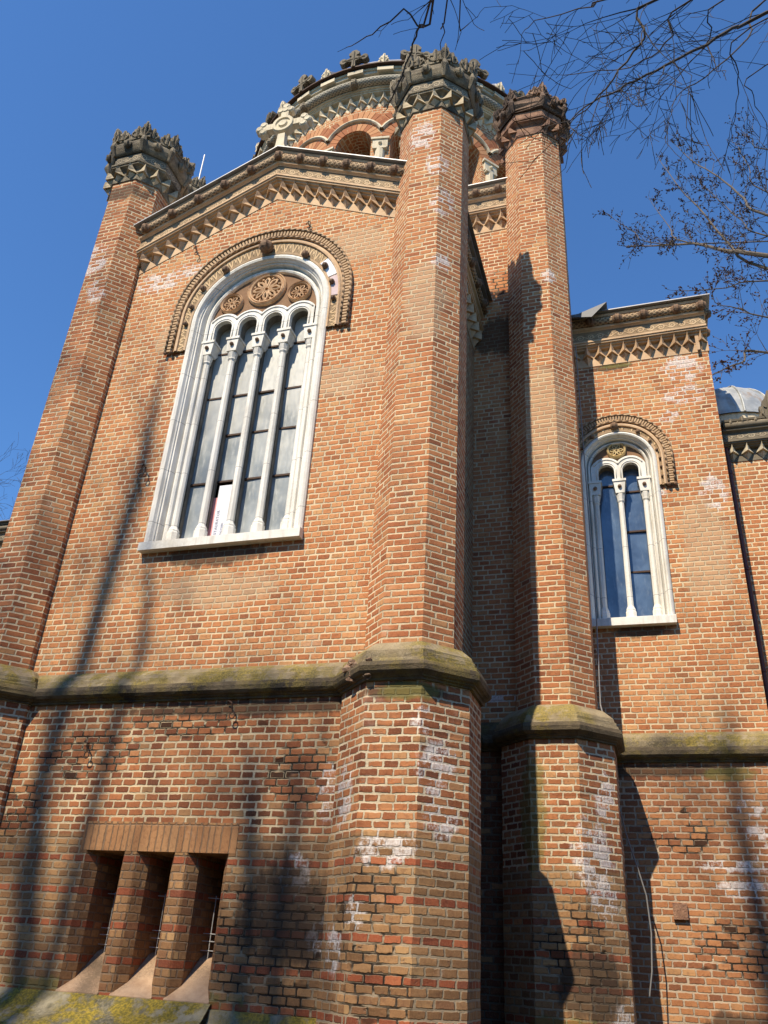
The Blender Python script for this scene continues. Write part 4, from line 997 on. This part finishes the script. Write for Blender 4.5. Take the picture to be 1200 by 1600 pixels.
# acroteria along the wing parapet
mb = MB()
for i, (x, w, h) in enumerate([(1.72, .22, .16), (1.90, .24, .20), (2.10, .26, .16), (2.34, .34, .60), (2.62, .26, .20), (2.86, .26, .2), (3.1, .26, .2), (3.4, .34, .6), (3.7, .26, .2)]):
    leafplate(mb, (x, YF - .12, 9.66), (1, 0), (0, -1), w, h, .1, .10, .08, i)
mb.build('parapet_leaves', M['capfrieze'], CH, fix=False)

# ------------------------------------------------------------------ drum
DX, DY = -5.17, 6.8; RW = 3.72; NB = 18; A0 = radians(-.6)
def dp(a, r, z): return (DX + r * sin(a), DY - r * cos(a), z)
def bay(parent):
    rnd = random.Random(4)
    half = pi / NB; hole = .43 / RW; N = 10
    mb = MB()
    def uvq(a0, a1, z): pass
    def quad(a0, a1, z0a, z0b, z1a, z1b, r):
        mb.face([dp(a0, r, z0a), dp(a1, r, z0b), dp(a1, r, z1b), dp(a0, r, z1a)], [(a0 * RW, z0a), (a1 * RW, z0b), (a1 * RW, z1b), (a0 * RW, z1a)])
    arc = lambda a: 17.81 + sqrt(max(0, .43 ** 2 - (a * RW) ** 2))
    for s_ in (-1, 1):
        aa = lin(hole, half, 3)
        for a, b in zip(aa[:-1], aa[1:]):
            if s_ > 0: quad(a, b, 14.9, 14.9, 19.2, 19.2, RW)
            else: quad(-b, -a, 14.9, 14.9, 19.2, 19.2, RW)
    xs = [-hole * cos(pi * i / 16) for i in range(17)]
    for a, b in zip(xs[:-1], xs[1:]):
        quad(a, b, arc(a), arc(b), 19.2, 19.2, RW); quad(a, b, 14.9, 14.9, 15.6, 15.6, RW)
        quad(a, b, 15.6, 15.6, arc(a) + .05, arc(b) + .05, RW - .62)
        mb.face([dp(a, RW, arc(a)), dp(b, RW, arc(b)), dp(b * .9, RW - .62, arc(b)), dp(a * .9, RW - .62, arc(a))])
    for s_ in (-1, 1): mb.face([dp(s_ * hole, RW, 15.6), dp(s_ * hole * .9, RW - .62, 15.6), dp(s_ * hole * .9, RW - .62, 17.81), dp(s_ * hole, RW, 17.81)])
    o = mb.build('drum_bay', M['vwall'], parent, origin=(DX, DY, 0), fix=False)
    def block(mbx, cz, r0, r1, t0, t1, rr0, rr1):
        q = [(r * cos(t), cz + r * sin(t)) for r, t in ((r0, t0), (r1, t0), (r1, t1), (r0, t1))]
        f = lambda x, z, r: dp(x / RW, r, z)
        v = [f(x, z, rr1) for x, z in q] + [f(x, z, rr0) for x, z in q]
        mbx.mesh(v, [(0, 1, 2, 3), (0, 4, 5, 1), (1, 5, 6, 2), (2, 6, 7, 3), (3, 7, 4, 0)])
    v = MB(); n = 15
    for i in range(n):
        t0, t1 = pi * i / n + .012, pi * (i + 1) / n - .012; block(v, 17.81, .432, .655, t0, t1, RW - .02, RW + .022)
    n = 15
    for i in range(n):
        t0, t1 = radians(28) + radians(124) * i / n + .008, radians(28) + radians(124) * (i + 1) / n - .008
        block(v, 17.88, .745, 1.0, t0, t1, RW - .02, RW + .022)
    v.build('arch_ring', M['vous'], o, fix=False)
    mo = MB(); mo.loft([[(r * 0, 0, 0)] for r in (0,)]) if False else None
    m = 14; a0 = math.acos(.648 / .715); rows = []
    for i in range(m + 1):
        t = a0 + (pi - 2 * a0) * i / m; rows.append([dp(r * cos(t) / RW, q, 17.88 + r * sin(t)) for r, q in ((.665, RW), (.668, RW + .05), (.69, RW + .075), (.715, RW + .06), (.74, RW + .055), (.742, RW))])
    mo.loft(rows, close=False); mo.build('label_mould', M['palestone'], o, fix=False)
    j = MB()   # joint-coloured backing behind voussoirs is the wall itself; stone pier capital at right edge
    c = half
    def bx(mbx, a0, a1, r0, r1, z0, z1, tz=0):
        vs = [dp(a, r, z) for z in (z0, z1) for r in (r0, r1) for a in (a0, a1)]
        mbx.mesh(vs, [(0, 1, 3, 2), (4, 6, 7, 5), (2, 3, 7, 6), (0, 2, 6, 4), (1, 5, 7, 3), (0, 4, 5, 1)])
    bx(j, c - .045, c + .045, RW - .1, RW + .07, 17.50, 17.76); bx(j, c - .055, c + .055, RW - .1, RW + .10, 17.76, 17.82); bx(j, c - .04, c + .04, RW - .1, RW + .10, 17.44, 17.50)
    x, y, z = dp(c, RW + .08, 17.63); j.sphere((x, y, z), .045, 8, 6)
    j.tube([dp(c, RW + .0, 15.0), dp(c, RW + .0, 17.44)], .11, 10)
    j.build('pier_capital', M['palestone'], o, fix=False)
    return o
M['vwall'] = brick('brick_drum_wall', .15, .0795, pal=[(0, (.30, .10, .045)), (.5, (.46, .18, .075)), (1, (.56, .28, .12))], mortar=(.66, .515, .325))
DR = MB(); N = 90
prof = [(RW, 19.0), (RW + .01, 19.36), (RW + .12, 19.38), (RW + .125, 19.41), (RW + .15, 19.415), (RW + .155, 19.45), (RW + .19, 19.455), (RW + .20, 19.48), (RW + .12, 19.50), (RW + .12, 19.72), (RW + .30, 19.74), (RW + .34, 19.76), (RW + .34, 19.84), (RW + .37, 19.85), (RW + .37, 19.92), (RW + .2, 19.925)]
DR.loft([[dp(2 * pi * i / N, r, z) for i in range(N)] for r, z in prof])
drum = DR.build('drum_cornice', M['palestone'], CH)
mb = MB(); mb.tube([dp(2 * pi * i / 120, RW + .235, 19.60) for i in range(121)], .115, 12, cap=False); mb.build('roll_moulding', M['palelattice'], drum, smooth=True, fix=False)
for i in range(90):
    a = A0 + 2 * pi * (i + .5) / 90
    stud(drum, dp(a, RW + .005, 18.93), 'dstud', lambda: stud_mesh(.255, .150, .20, 0, .46), M['palestone'], rz=a)
def fb():
    m_ = MB(); m_.box(-.19, .19, -.05, .06, 0, .115); return m_
for i in range(36):
    a = 2 * pi * i / 36
    stud(drum, dp(a, RW + .36, 19.755), 'fblock', fb, M['palestone'], 'fascia_block', rz=a)
mb = MB(); mb.loft([[dp(2 * pi * i / 90, r, z) for i in range(90)] for r, z in ((RW + .3, 19.925), (RW + .47, 19.93), (RW + .47, 19.965), (RW + .3, 19.97))]); mb.build('roof_edge', M['iron'], drum)
b0 = bay(CH)
kids = [c for c in b0.children]
for k in range(NB):
    a = A0 + 2 * pi * k / NB
    if k == 0: o = b0
    else:
        o = b0.copy(); COL.objects.link(o); o.parent = CH
        for c in kids:
            d = c.copy(); COL.objects.link(d); d.parent = o
    o.rotation_euler = (0, 0, a)
for k in range(NB):
    a = A0 + 2 * pi * k / NB
    stud(drum, dp(a, RW + .27, 19.58), 'dknob', lambda: knob_mesh(.125, .10), M['capfrieze'], 'carved_knob', rz=a)
def crossmesh(h, w, th):
    mb = MB(); a = .10 * h
    arm = [(-a * .8, 0), (a * .8, 0), (a * .7, h * .34), (w * .22, h * .40), (w * .30, h * .36), (w * .33, h * .30), (w * .42, h * .31), (w * .5, h * .40), (w * .5, h * .52), (w * .42, h * .62), (w * .33, h * .62), (w * .30, h * .56), (w * .22, h * .54), (a, h * .62), (a * 1.1, h * .70), (a * 2.1, h * .74), (a * 2.2, h * .86), (a * 1.5, h * .92), (a, h * 1.0), (0, h * 1.03)]
    pts = arm + [(-x, y) for x, y in arm[::-1] if x > 0 and (x, y) != arm[0]]
    pts = arm[1:] + [(-x, y) for x, y in arm[1:-1][::-1]]
    mb.poly(pts, lambda p, q, y: (p, y, q), -th, th)
    mb.tube([(0, -th, 0), (0, -th - .01, h * .9)], a * .35, 5); mb.tube([(-w * .4, -th, h * .46), (w * .4, -th, h * .46)], a * .35, 5)
    return mb
for k in range(NB):
    a = A0 + 2 * pi * k / NB
    stud(drum, dp(a, RW + .42, 19.95), 'dcross', lambda: crossmesh(.60, .70, .07), M['capfrieze'], 'stone_cross', rz=a)
    a += pi / NB
    def ant():
        m_ = MB(); leafplate(m_, (0, 0, 0), (1, 0), (0, -1), .26, .34, .05, .10, .04, 3); return m_
    stud(drum, dp(a, RW + .40, 19.93), 'dant', ant, M['palestone'], 'antefix', rz=a)
mb = MB(); prof = [(4.1 * cos(t), 1.55 * sin(t)) for t in lin(0, pi / 2 - .01, 12)]
mb.loft([[dp(2 * pi * i / 72, r, 19.96 + h) for i in range(72)] for r, h in prof], cap1=True)
dome = mb.build('dome_roof', M['metaledge'], CH, smooth=True)
for k in range(18):
    a = A0 + 2 * pi * (k + .5) / 18; r_ = MB(); r_.tube([dp(a, r + .02, 19.97 + h) for r, h in prof], .05, 6); r_.build('dome_rib', M['metaledge'], dome)
# wheel cross on the gable apex
mb = MB(); gx, gy, gz = CX - .03, YW - .12, ZB + 1.0
def gf(p, q, y): return (gx + p, gy + y, gz + q)
stem = [(-.13, 0), (.13, 0), (.08, .16), (.065, .45), (-.065, .45), (-.08, .16)]
mb.poly(stem, gf, -.06, .06)
N = 20
mb.loft([[gf(r * cos(2 * pi * i / N), .70 + r * sin(2 * pi * i / N), y) for i in range(N)] for r, y in ((.0, -.085), (.07, -.09), (.09, -.06), (.13, -.06), (.14, -.085), (.19, -.085), (.205, -.05), (.205, .06), (.0, .06))])
for (ax, az) in ((1, 0), (-1, 0), (0, 1)):
    c = (ax * .28, .70 + az * .28)
    mb.poly([(c[0] - .07 * abs(az) - .10 * abs(ax), c[1] - .07 * abs(ax) - .1 * abs(az)), (c[0] + .07 * abs(az) + .10 * abs(ax), c[1] - .07 * abs(ax) - .1 * abs(az)), (c[0] + .07 * abs(az) + .10 * abs(ax), c[1] + .07 * abs(ax) + .1 * abs(az)), (c[0] - .07 * abs(az) - .10 * abs(ax), c[1] + .07 * abs(ax) + .1 * abs(az))], gf, -.06, .055)
    for (ox, oz) in ((0, 0), (1, 0), (-1, 0), (0, 1)):
        # trefoil lobes
        if (ox, oz) == (-ax, -az) : continue
        px_, pz_ = (c[0] + ax * .10, c[1] + az * .10)
        if ax and ox: continue
        cxx = px_ + (ox * .09 if az else ax * .07 * (1 if (ox, oz) == (0, 0) else 0)); czz = pz_ + (0 if az else oz * .09)
        if az and oz: cxx, czz = px_, pz_ + .10
        mb.loft([[gf(cxx + r * cos(2 * pi * i / 10), czz + r * sin(2 * pi * i / 10), y) for i in range(10)] for r, y in ((0, -.07), (.05, -.075), (.075, -.05), (.08, .05), (0, .055))])
    if ax:
        mb.loft([[gf(c[0] + ax * .10 + r * cos(2 * pi * i / 10), c[1] - .09 + r * sin(2 * pi * i / 10), y) for i in range(10)] for r, y in ((0, -.07), (.05, -.075), (.075, -.05), (.08, .05), (0, .055))])
mb.build('gable_cross', M['palestone'], CH, fix=False)

# ------------------------------------------------------------------ ground
mb = MB(); mb.box(-400, 400, -400, 400, -.5, 0); g = mb.build('ground', M['ground'], None, origin=(0, 0, 0)); tag(g, kind='structure')
mb = MB()
for k in range(24):
    x = -14 + k * 1.2; x1 = x + 1.2; f = lambda q: -6.9 + .5 * sin(q * .3)
    mb.face([(x, f(x) - 2.2, .004), (x1, f(x1) - 2.2, .004), (x1, f(x1), .004), (x, f(x), .004)])
g = mb.build('path', M['path'], None, origin=(0, 0, 0)); tag(g, kind='structure')

# ------------------------------------------------------------------ trees
def twig(mb, buds, p, d, L, r, depth, rnd, spread=.8, nch=3, curl=.25, up=.0, minr=.0022, budr=0.0):
    n = 5; pts = [Vector(p)]; dd = Vector(d).normalized()
    for i in range(n):
        dd = (dd + Vector((rnd.uniform(-curl, curl), rnd.uniform(-curl, curl), rnd.uniform(-curl, curl) + up))).normalized()
        pts.append(pts[-1] + dd * (L / n))
    rad = [max(minr, r * (1 - .75 * i / n)) for i in range(n + 1)]
    mb.tube(pts, rad, 4 if r < .02 else 6, cap=False)
    if budr and depth <= 1:
        for i in range(1, n + 1):
            if rnd.random() < .34: buds.append((pts[i] + Vector((rnd.uniform(-.01, .01), rnd.uniform(-.01, .01), rnd.uniform(-.01, .02))), budr * rnd.uniform(.6, 1.3)))
    if depth <= 0: return
    for k in range(nch):
        i = rnd.randint(1, n) if k else n
        q = pts[i]; base = (pts[i] - pts[i - 1]).normalized()
        side = base.cross(Vector((rnd.uniform(-1, 1), rnd.uniform(-1, 1), rnd.uniform(-1, 1))))
        if side.length < 1e-3: side = Vector((1, 0, 0))
        nd = base * rnd.uniform(.5, 1.0) + side.normalized() * spread
        twig(mb, buds, q, nd, L * rnd.uniform(.45, .75), rad[i] * .7, depth - 1, rnd, spread, nch, curl, up, minr, budr)
def subdiv(pts, k=3, jit=.02, rnd=random):
    out = []
    P = [Vector(p) for p in pts]
    for i in range(len(P) - 1):
        p0 = P[max(i - 1, 0)]; p1 = P[i]; p2 = P[i + 1]; p3 = P[min(i + 2, len(P) - 1)]
        for j in range(k):
            t = j / k
            q = .5 * ((2 * p1) + (p2 - p0) * t + (2 * p0 - 5 * p1 + 4 * p2 - p3) * t * t + (3 * p1 - p0 - 3 * p2 + p3) * t ** 3)
            out.append(q + Vector((rnd.uniform(-jit, jit), rnd.uniform(-jit, jit), rnd.uniform(-jit, jit))))
    out.append(P[-1]); return out
def limb_tree(name, label, base, top, r0, limbs, mat, seed, joint=None, budr=0, tw=.6, dens=2.2, nch=3, depth=2, twr=.005, spread=.75, group=None, up=0.0, minr=.0022, curl=.12):
    rnd = random.Random(seed)
    root = empty(name, base, label, 'tree', group)
    mb = MB(); tp = subdiv([base, ((base[0] * .6 + top[0] * .4) + .2, base[1] * .6 + top[1] * .4, base[2] * .55 + top[2] * .45), top], 6, .03, rnd)
    n = len(tp); mb.tube(tp, [r0 * (1 - .7 * i / (n - 1)) for i in range(n)], 12); mb.build('trunk', mat, root, smooth=True, fix=False)
    cr = MB(); buds = []
    for (pts, ra, rb) in limbs:
        # connect the limb back to the trunk
        s0 = Vector(pts[0]); tj = min(tp, key=lambda q: abs(q.z - (s0.z - .35 * (Vector((s0.x, s0.y, 0)) - Vector((q.x, q.y, 0))).length)))
        mid = (s0 + tj) / 2 + Vector((0, 0, .25))
        link = [tj, mid] + [Vector(p) for p in pts]
        P = subdiv(link, 4, .012, rnd); m = len(P)
        cut = 8
        rad = [ra * 1.9 + (ra - ra * 1.9) * min(1, i / cut) if i < cut else ra + (rb - ra) * (i - cut) / max(1, m - 1 - cut) for i in range(m)]
        cr.tube(P, rad, 7, cap=False)
        L = 0
        for i in range(cut, m):
            L += (P[i] - P[i - 1]).length
            k = int(dens * (P[i] - P[i - 1]).length / .25 + rnd.random())
            for _ in range(k):
                b = (P[i] - P[i - 1]).normalized(); sd_ = b.cross(Vector((rnd.uniform(-1, 1), rnd.uniform(-1, 1), rnd.uniform(-1, 1))))
                if sd_.length < .01: continue
                f_ = (i - cut) / max(1, m - cut)
                twig(cr, buds, P[i], b * rnd.uniform(.5, 1.1) + sd_.normalized() * spread, tw * rnd.uniform(.5, 1.2) * (1.15 - .6 * f_), min(rad[i] * .6, twr * 1.6), depth, rnd, spread, nch, curl, up, minr, budr)
        twig(cr, buds, P[-1], P[-1] - P[-2], tw * .6, rad[-1], depth - 1, rnd, spread, nch, curl, up, minr, budr)
    cr.build('crown', mat, root, fix=False)
    if buds:
        bm_ = MB()
        for c, r_ in buds:
            x, y, z = c; bm_.mesh([(x - r_, y, z), (x + r_, y, z), (x, y - r_, z), (x, y + r_, z), (x, y, z - r_), (x, y, z + r_ * 1.4)], [(0, 2, 4), (2, 1, 4), (1, 3, 4), (3, 0, 4), (2, 0, 5), (1, 2, 5), (3, 1, 5), (0, 3, 5)])
        bm_.build('buds', M['bud'], root, fix=False)
    return root
OV = [
 ([(1.5, -3.6, 8.82), (1.18, -3.73, 8.54), (0.86, -3.87, 8.18), (0.57, -4.0, 7.88), (0.28, -4.13, 7.57), (0.01, -4.27, 7.27), (-0.17, -4.4, 6.94)], .022, .005),
 ([(0.87, -4.2, 8.34), (0.67, -4.05, 8.16), (0.45, -3.9, 8.16), (0.21, -3.75, 8.34), (-0.2, -3.6, 8.65)], .010, .004),
 ([(1.29, -3.8, 8.39), (1.21, -3.53, 8.26), (1.17, -3.27, 8.1), (1.13, -3.0, 8.07)], .008, .003),
 ([(0.3, -4.4, 8.26), (0.09, -4.2, 8.56), (-0.39, -4.0, 8.9), (-0.54, -3.8, 9.02)], .009, .003),
 ([(0.58, -4.6, 7.79), (0.41, -4.55, 7.48), (0.22, -4.5, 7.23), (0.01, -4.45, 7.02), (-0.15, -4.4, 6.92)], .014, .004),
 ([(1.43, -3.5, 8.31), (1.32, -3.35, 8.15), (1.4, -3.2, 7.91)], .007, .003),
 ([(1.15, -4.0, 8.55), (0.99, -3.8, 8.38), (0.67, -3.6, 8.21), (0.51, -3.4, 8.2)], .009, .003),
 ([(1.67, -3.2, 9.67), (1.38, -3.35, 8.92), (0.94, -3.5, 8.33), (0.69, -3.65, 7.96), (0.58, -3.8, 7.52)], .012, .003)]
OV = [(p, a * .72, b * .8) for p, a, b in OV]
limb_tree('bare_tree', 'dark bare tree whose thin twigs reach into the sky at top right', (5.2, -5.2, 0), (4.6, -4.8, 11.5), .24, OV, M['bark'], 21, tw=.60, dens=.55, nch=3, depth=2, twr=.0040, spread=.52, up=-.01, curl=.13, minr=.0023)
OV2 = [([(-1.02, -5.0, 7.88), (-1.16, -4.85, 7.81), (-1.28, -4.7, 7.74), (-1.47, -4.55, 7.47), (-1.55, -4.4, 7.58)], .009, .004),
 ([(-1.04, -5.0, 7.8), (-1.3, -4.87, 8.03), (-1.59, -4.73, 8.07), (-1.87, -4.6, 8.21)], .008, .003),
 ([(-0.92, -5.0, 7.83), (-0.98, -4.85, 7.73), (-1.04, -4.7, 7.69)], .006, .003), ([(-0.82, -5.0, 7.78), (-0.81, -4.8, 7.74)], .005, .003)]
limb_tree('bare_tree', 'bare tree with a few twigs drooping over the front turret from above', (1.6, -11.5, 0), (.4, -9.5, 12.0), .2, OV2, M['bark'], 22, tw=.22, dens=.45, nch=2, depth=1, twr=.003, spread=.6, up=-.05)
BU = [
 ([(1.96, 0.2, 9.71), (1.59, 0.7, 10.39), (1.26, 1.2, 11.12), (0.83, 1.7, 11.7), (0.33, 2.2, 12.33)], .045, .009),
 ([(1.23, 1.0, 10.92), (0.98, 1.3, 11.64), (0.79, 1.6, 12.58)], .016, .005),
 ([(1.95, 0.3, 9.58), (1.62, 0.72, 10.57), (1.46, 1.15, 11.64), (1.24, 1.57, 12.73), (1.05, 2.0, 13.98)], .030, .006),
 ([(2.11, 0.4, 10.6), (1.92, 0.6, 11.21), (1.69, 0.8, 11.96), (1.42, 1.0, 12.61), (1.23, 1.2, 13.32)], .026, .006),
 ([(2.03, 0.8, 9.83), (1.47, 0.5, 9.56), (0.87, 0.2, 9.36)], .015, .006),
 ([(1.77, 0.4, 8.34), (1.46, 0.2, 8.11), (1.19, -0.0, 7.88), (1.01, -0.2, 7.66)], .022, .006),
 ([(0.87, 1.6, 11.63), (0.49, 1.8, 12.19), (0.16, 2.0, 12.85)], .012, .005),
 ([(1.81, 0.2, 8.71), (1.53, 0.03, 8.76), (1.24, -0.13, 8.75), (1.16, -0.3, 8.75)], .014, .004),
 ([(2.33, 0.5, 11.96), (2.15, 0.45, 12.18), (2.02, 0.4, 12.36)], .012, .005),
 ([(2.23, 0.6, 11.25), (2.11, 0.8, 12.05), (2.05, 1.0, 12.81)], .014, .005),
 ([(2.13, 0.7, 10.52), (1.89, 0.87, 11.07), (1.58, 1.03, 11.93), (1.47, 1.2, 12.44)], .016, .005)]
K = 1.65     # the tree stands well behind the annex
BU = [([(x * K, -8.385 + (y + 8.385) * K, 1.6 + (z - 1.6) * K) for x, y, z in p], a * K * .68, b * K * .75) for p, a, b in BU]
limb_tree('budding_tree', 'grey barked tree with dark buds reaching left beside the annex roof', (10.4, 7.5, 0), (9.6, 8.0, 20.5), .36, BU, M['bark2'], 33, tw=.50, dens=.85, nch=3, depth=2, twr=.0065, spread=.7, budr=.019, up=.03, minr=.004)
def wild_tree(label, base, H, r0, seed, mat='bark', group=None, lean=(0, 0), nl=16, h0=.45, tw=1.6, lf=1.0, tp=.85):
    rnd = random.Random(seed); root = empty('tall_bare_tree', base, label, 'tree', group)
    mb = MB(); pts = []; n = 14
    for i in range(n + 1):
        t = i / n; pts.append((base[0] + lean[0] * t + (rnd.uniform(-.06, .06) * H / 20 + .16 * sin(t * 23 + seed)) * (1 if i else 0), base[1] + lean[1] * t, H * t))
    rad = [r0 * (1 - tp * i / n) * (1.0 if i < n else .3) for i in range(n + 1)]
    mb.tube(pts, rad, 10); mb.build('trunk', M[mat], root, smooth=True, fix=False)
    cr = MB()
    for k in range(nl):
        t = h0 + (1 - h0) * k / nl; i = min(n - 1, int(t * n)); p = Vector(pts[i]) + (Vector(pts[i + 1]) - Vector(pts[i])) * (t * n - i)
        a = k * 2.4 + rnd.uniform(-.3, .3); L = (H * .16 * (1.25 - t) + .6) * lf
        twig(cr, [], p, (cos(a), sin(a), .9), L, r0 * .28 * (1.15 - t), 3, rnd, .6, 4, .13, .02, .004)
    cr.build('crown', M[mat], root, fix=False)
GT = 'bare trees in front of the church'
wild_tree('tallest bare tree in front, its shadow climbing the left of the gable wall', (-11.25, -16.0, 0), 29.8, .32, 5, nl=16, h0=.55, lf=.42, group=GT, tp=.66)
wild_tree('bare tree in front whose shadow darkens the base wall right of the slit windows', (-8.75, -16.2, 0), 24.0, .34, 6, nl=40, h0=.66, lf=.46, group=GT, tp=.66)
wild_tree('bare tree in front whose shadow falls on the far right base wall', (-4.5, -16.0, 0), 29.5, .46, 8, nl=12, h0=.74, lf=.7, group=GT, tp=.75)
wild_tree('densely twigged bare tree in front whose crown shades the base wall beside the front turret', (-8.05, -15.6, 0), 23.2, .32, 27, nl=44, h0=.66, lf=.44, group=GT, tp=.7)
wild_tree('slimmer bare tree in front, just right of the tallest one', (-10.55, -15.6, 0), 26.6, .24, 12, nl=8, h0=.75, lf=.5, group=GT, tp=.75)
wild_tree('twiggy bare tree in front whose crown dapples the left turret', (-12.9, -15.0, 0), 31.0, .40, 14, nl=52, h0=.50, lf=.45, group=GT, tp=.8)
wild_tree('far bare tree beyond the low west wing', (-22.6, 11.0, 0), 16.6, .22, 15, nl=18, h0=.35, lean=(.8, 0))

# unseen evergreen wood, added opposite the church to block low sky and deepen shadows
mb = MB(); rnd = random.Random(77)
rings = []
for i in range(73):
    a = radians(-185 + 190 * i / 72); r_ = 25 + rnd.uniform(-1.5, 1.5); h = 10.5 + rnd.uniform(-1.5, 2.0)
    cx_, cy_ = -3 + r_ * cos(a), -8 + r_ * sin(a) * .85
    rings.append([(cx_, cy_, 0), (cx_ + rnd.uniform(-.5, .5), cy_, h * .5), (cx_ + .6 * cos(a), cy_ + .6 * sin(a), h * .85), (cx_ + 2 * cos(a), cy_ + 2 * sin(a), h), (cx_ + 4 * cos(a), cy_ + 4 * sin(a), h * .7), (cx_ + 4.5 * cos(a), cy_ + 4.5 * sin(a), 0)])
mb.loft(rings, close=False)
for k in range(9000):
    i = rnd.randint(0, 71); t = rnd.random(); j = rnd.randint(0, 3); q = rnd.random()
    p = Vector(rings[i][j]).lerp(Vector(rings[i + 1][j]), t).lerp(Vector(rings[i][j + 1]).lerp(Vector(rings[i + 1][j + 1]), t), q)
    u_ = Vector((rnd.uniform(-1, 1), rnd.uniform(-1, 1), rnd.uniform(-1, 1))).normalized() * .35; v_ = u_.cross(Vector((rnd.uniform(-1, 1), rnd.uniform(-1, 1), 1))).normalized() * .22
    mb.face([p - u_, p - v_, p + u_, p + v_])
hd = mb.build('sky_blocking_wood', M['evergreen'], None, origin=(0, 0, 0), fix=False); tag(hd, 'unseen evergreen wood added opposite the church to block low sky light', 'wood', kind='stuff')

# ------------------------------------------------------------------ camera, light, sky
cam = bpy.data.cameras.new('camera'); co = bpy.data.objects.new('camera', cam); COL.objects.link(co)
yaw, pitch, roll = radians(18.80619), radians(28.55927), radians(3.69172)
fwd = Vector((-sin(yaw) * cos(pitch), cos(yaw) * cos(pitch), sin(pitch))); rt = Vector((cos(yaw), sin(yaw), 0)); up = rt.cross(fwd)
r2 = rt * cos(roll) + up * sin(roll); u2 = -rt * sin(roll) + up * cos(roll)
mt = Matrix(((r2.x, u2.x, -fwd.x), (r2.y, u2.y, -fwd.y), (r2.z, u2.z, -fwd.z))).to_4x4()
mt.translation = Vector((0, -8.385, 1.6)); co.matrix_world = mt
cam.sensor_fit = 'VERTICAL'; cam.sensor_height = 32; cam.lens = 1295.78 / 1600 * 32; cam.clip_end = 2000; cam.clip_start = .05
sc.camera = co
EL = radians(50.5); AZ = radians(16)      # light travels towards +y and a little +x, down
ld = Vector((sin(AZ) * cos(EL), cos(AZ) * cos(EL), -sin(EL)))
sun = bpy.data.lights.new('sun', 'SUN'); sun.energy = 5.0; sun.angle = radians(.53); sun.color = (1.0, .885, .70)
so = bpy.data.objects.new('sun', sun); COL.objects.link(so); so.rotation_euler = ld.to_track_quat('-Z', 'Y').to_euler(); so.location = (-10, -20, 30)
w = bpy.data.worlds.new('World'); sc.world = w; w.use_nodes = True; nt = w.node_tree; nt.nodes.clear()
sk = nt.nodes.new('ShaderNodeTexSky'); sk.sky_type = 'NISHITA'; sk.sun_disc = False; sk.sun_elevation = EL
sx, sy = -ld.x, -ld.y
sk.sun_rotation = atan2(sx, sy); sk.altitude = 0; sk.air_density = 1.25; sk.dust_density = .0; sk.ozone_density = 6.0
bg = nt.nodes.new('ShaderNodeBackground'); bg.inputs[1].default_value = .108
ou = nt.nodes.new('ShaderNodeOutputWorld'); mx = nt.nodes.new('ShaderNodeMix'); mx.data_type = 'RGBA'; mx.blend_type = 'MULTIPLY'; mx.inputs[0].default_value = 1.0
mx.inputs[7].default_value = (.68, .97, 1.24, 1); nt.links.new(sk.outputs[0], mx.inputs[6]); nt.links.new(mx.outputs[2], bg.inputs[0]); nt.links.new(bg.outputs[0], ou.inputs[0])
sc.view_settings.view_transform = 'Standard'; sc.view_settings.look = 'None'; sc.view_settings.exposure = 0.46; sc.view_settings.gamma = 1.0
sc.render.film_transparent = False
sc.cycles.max_bounces = 5; sc.cycles.diffuse_bounces = 2
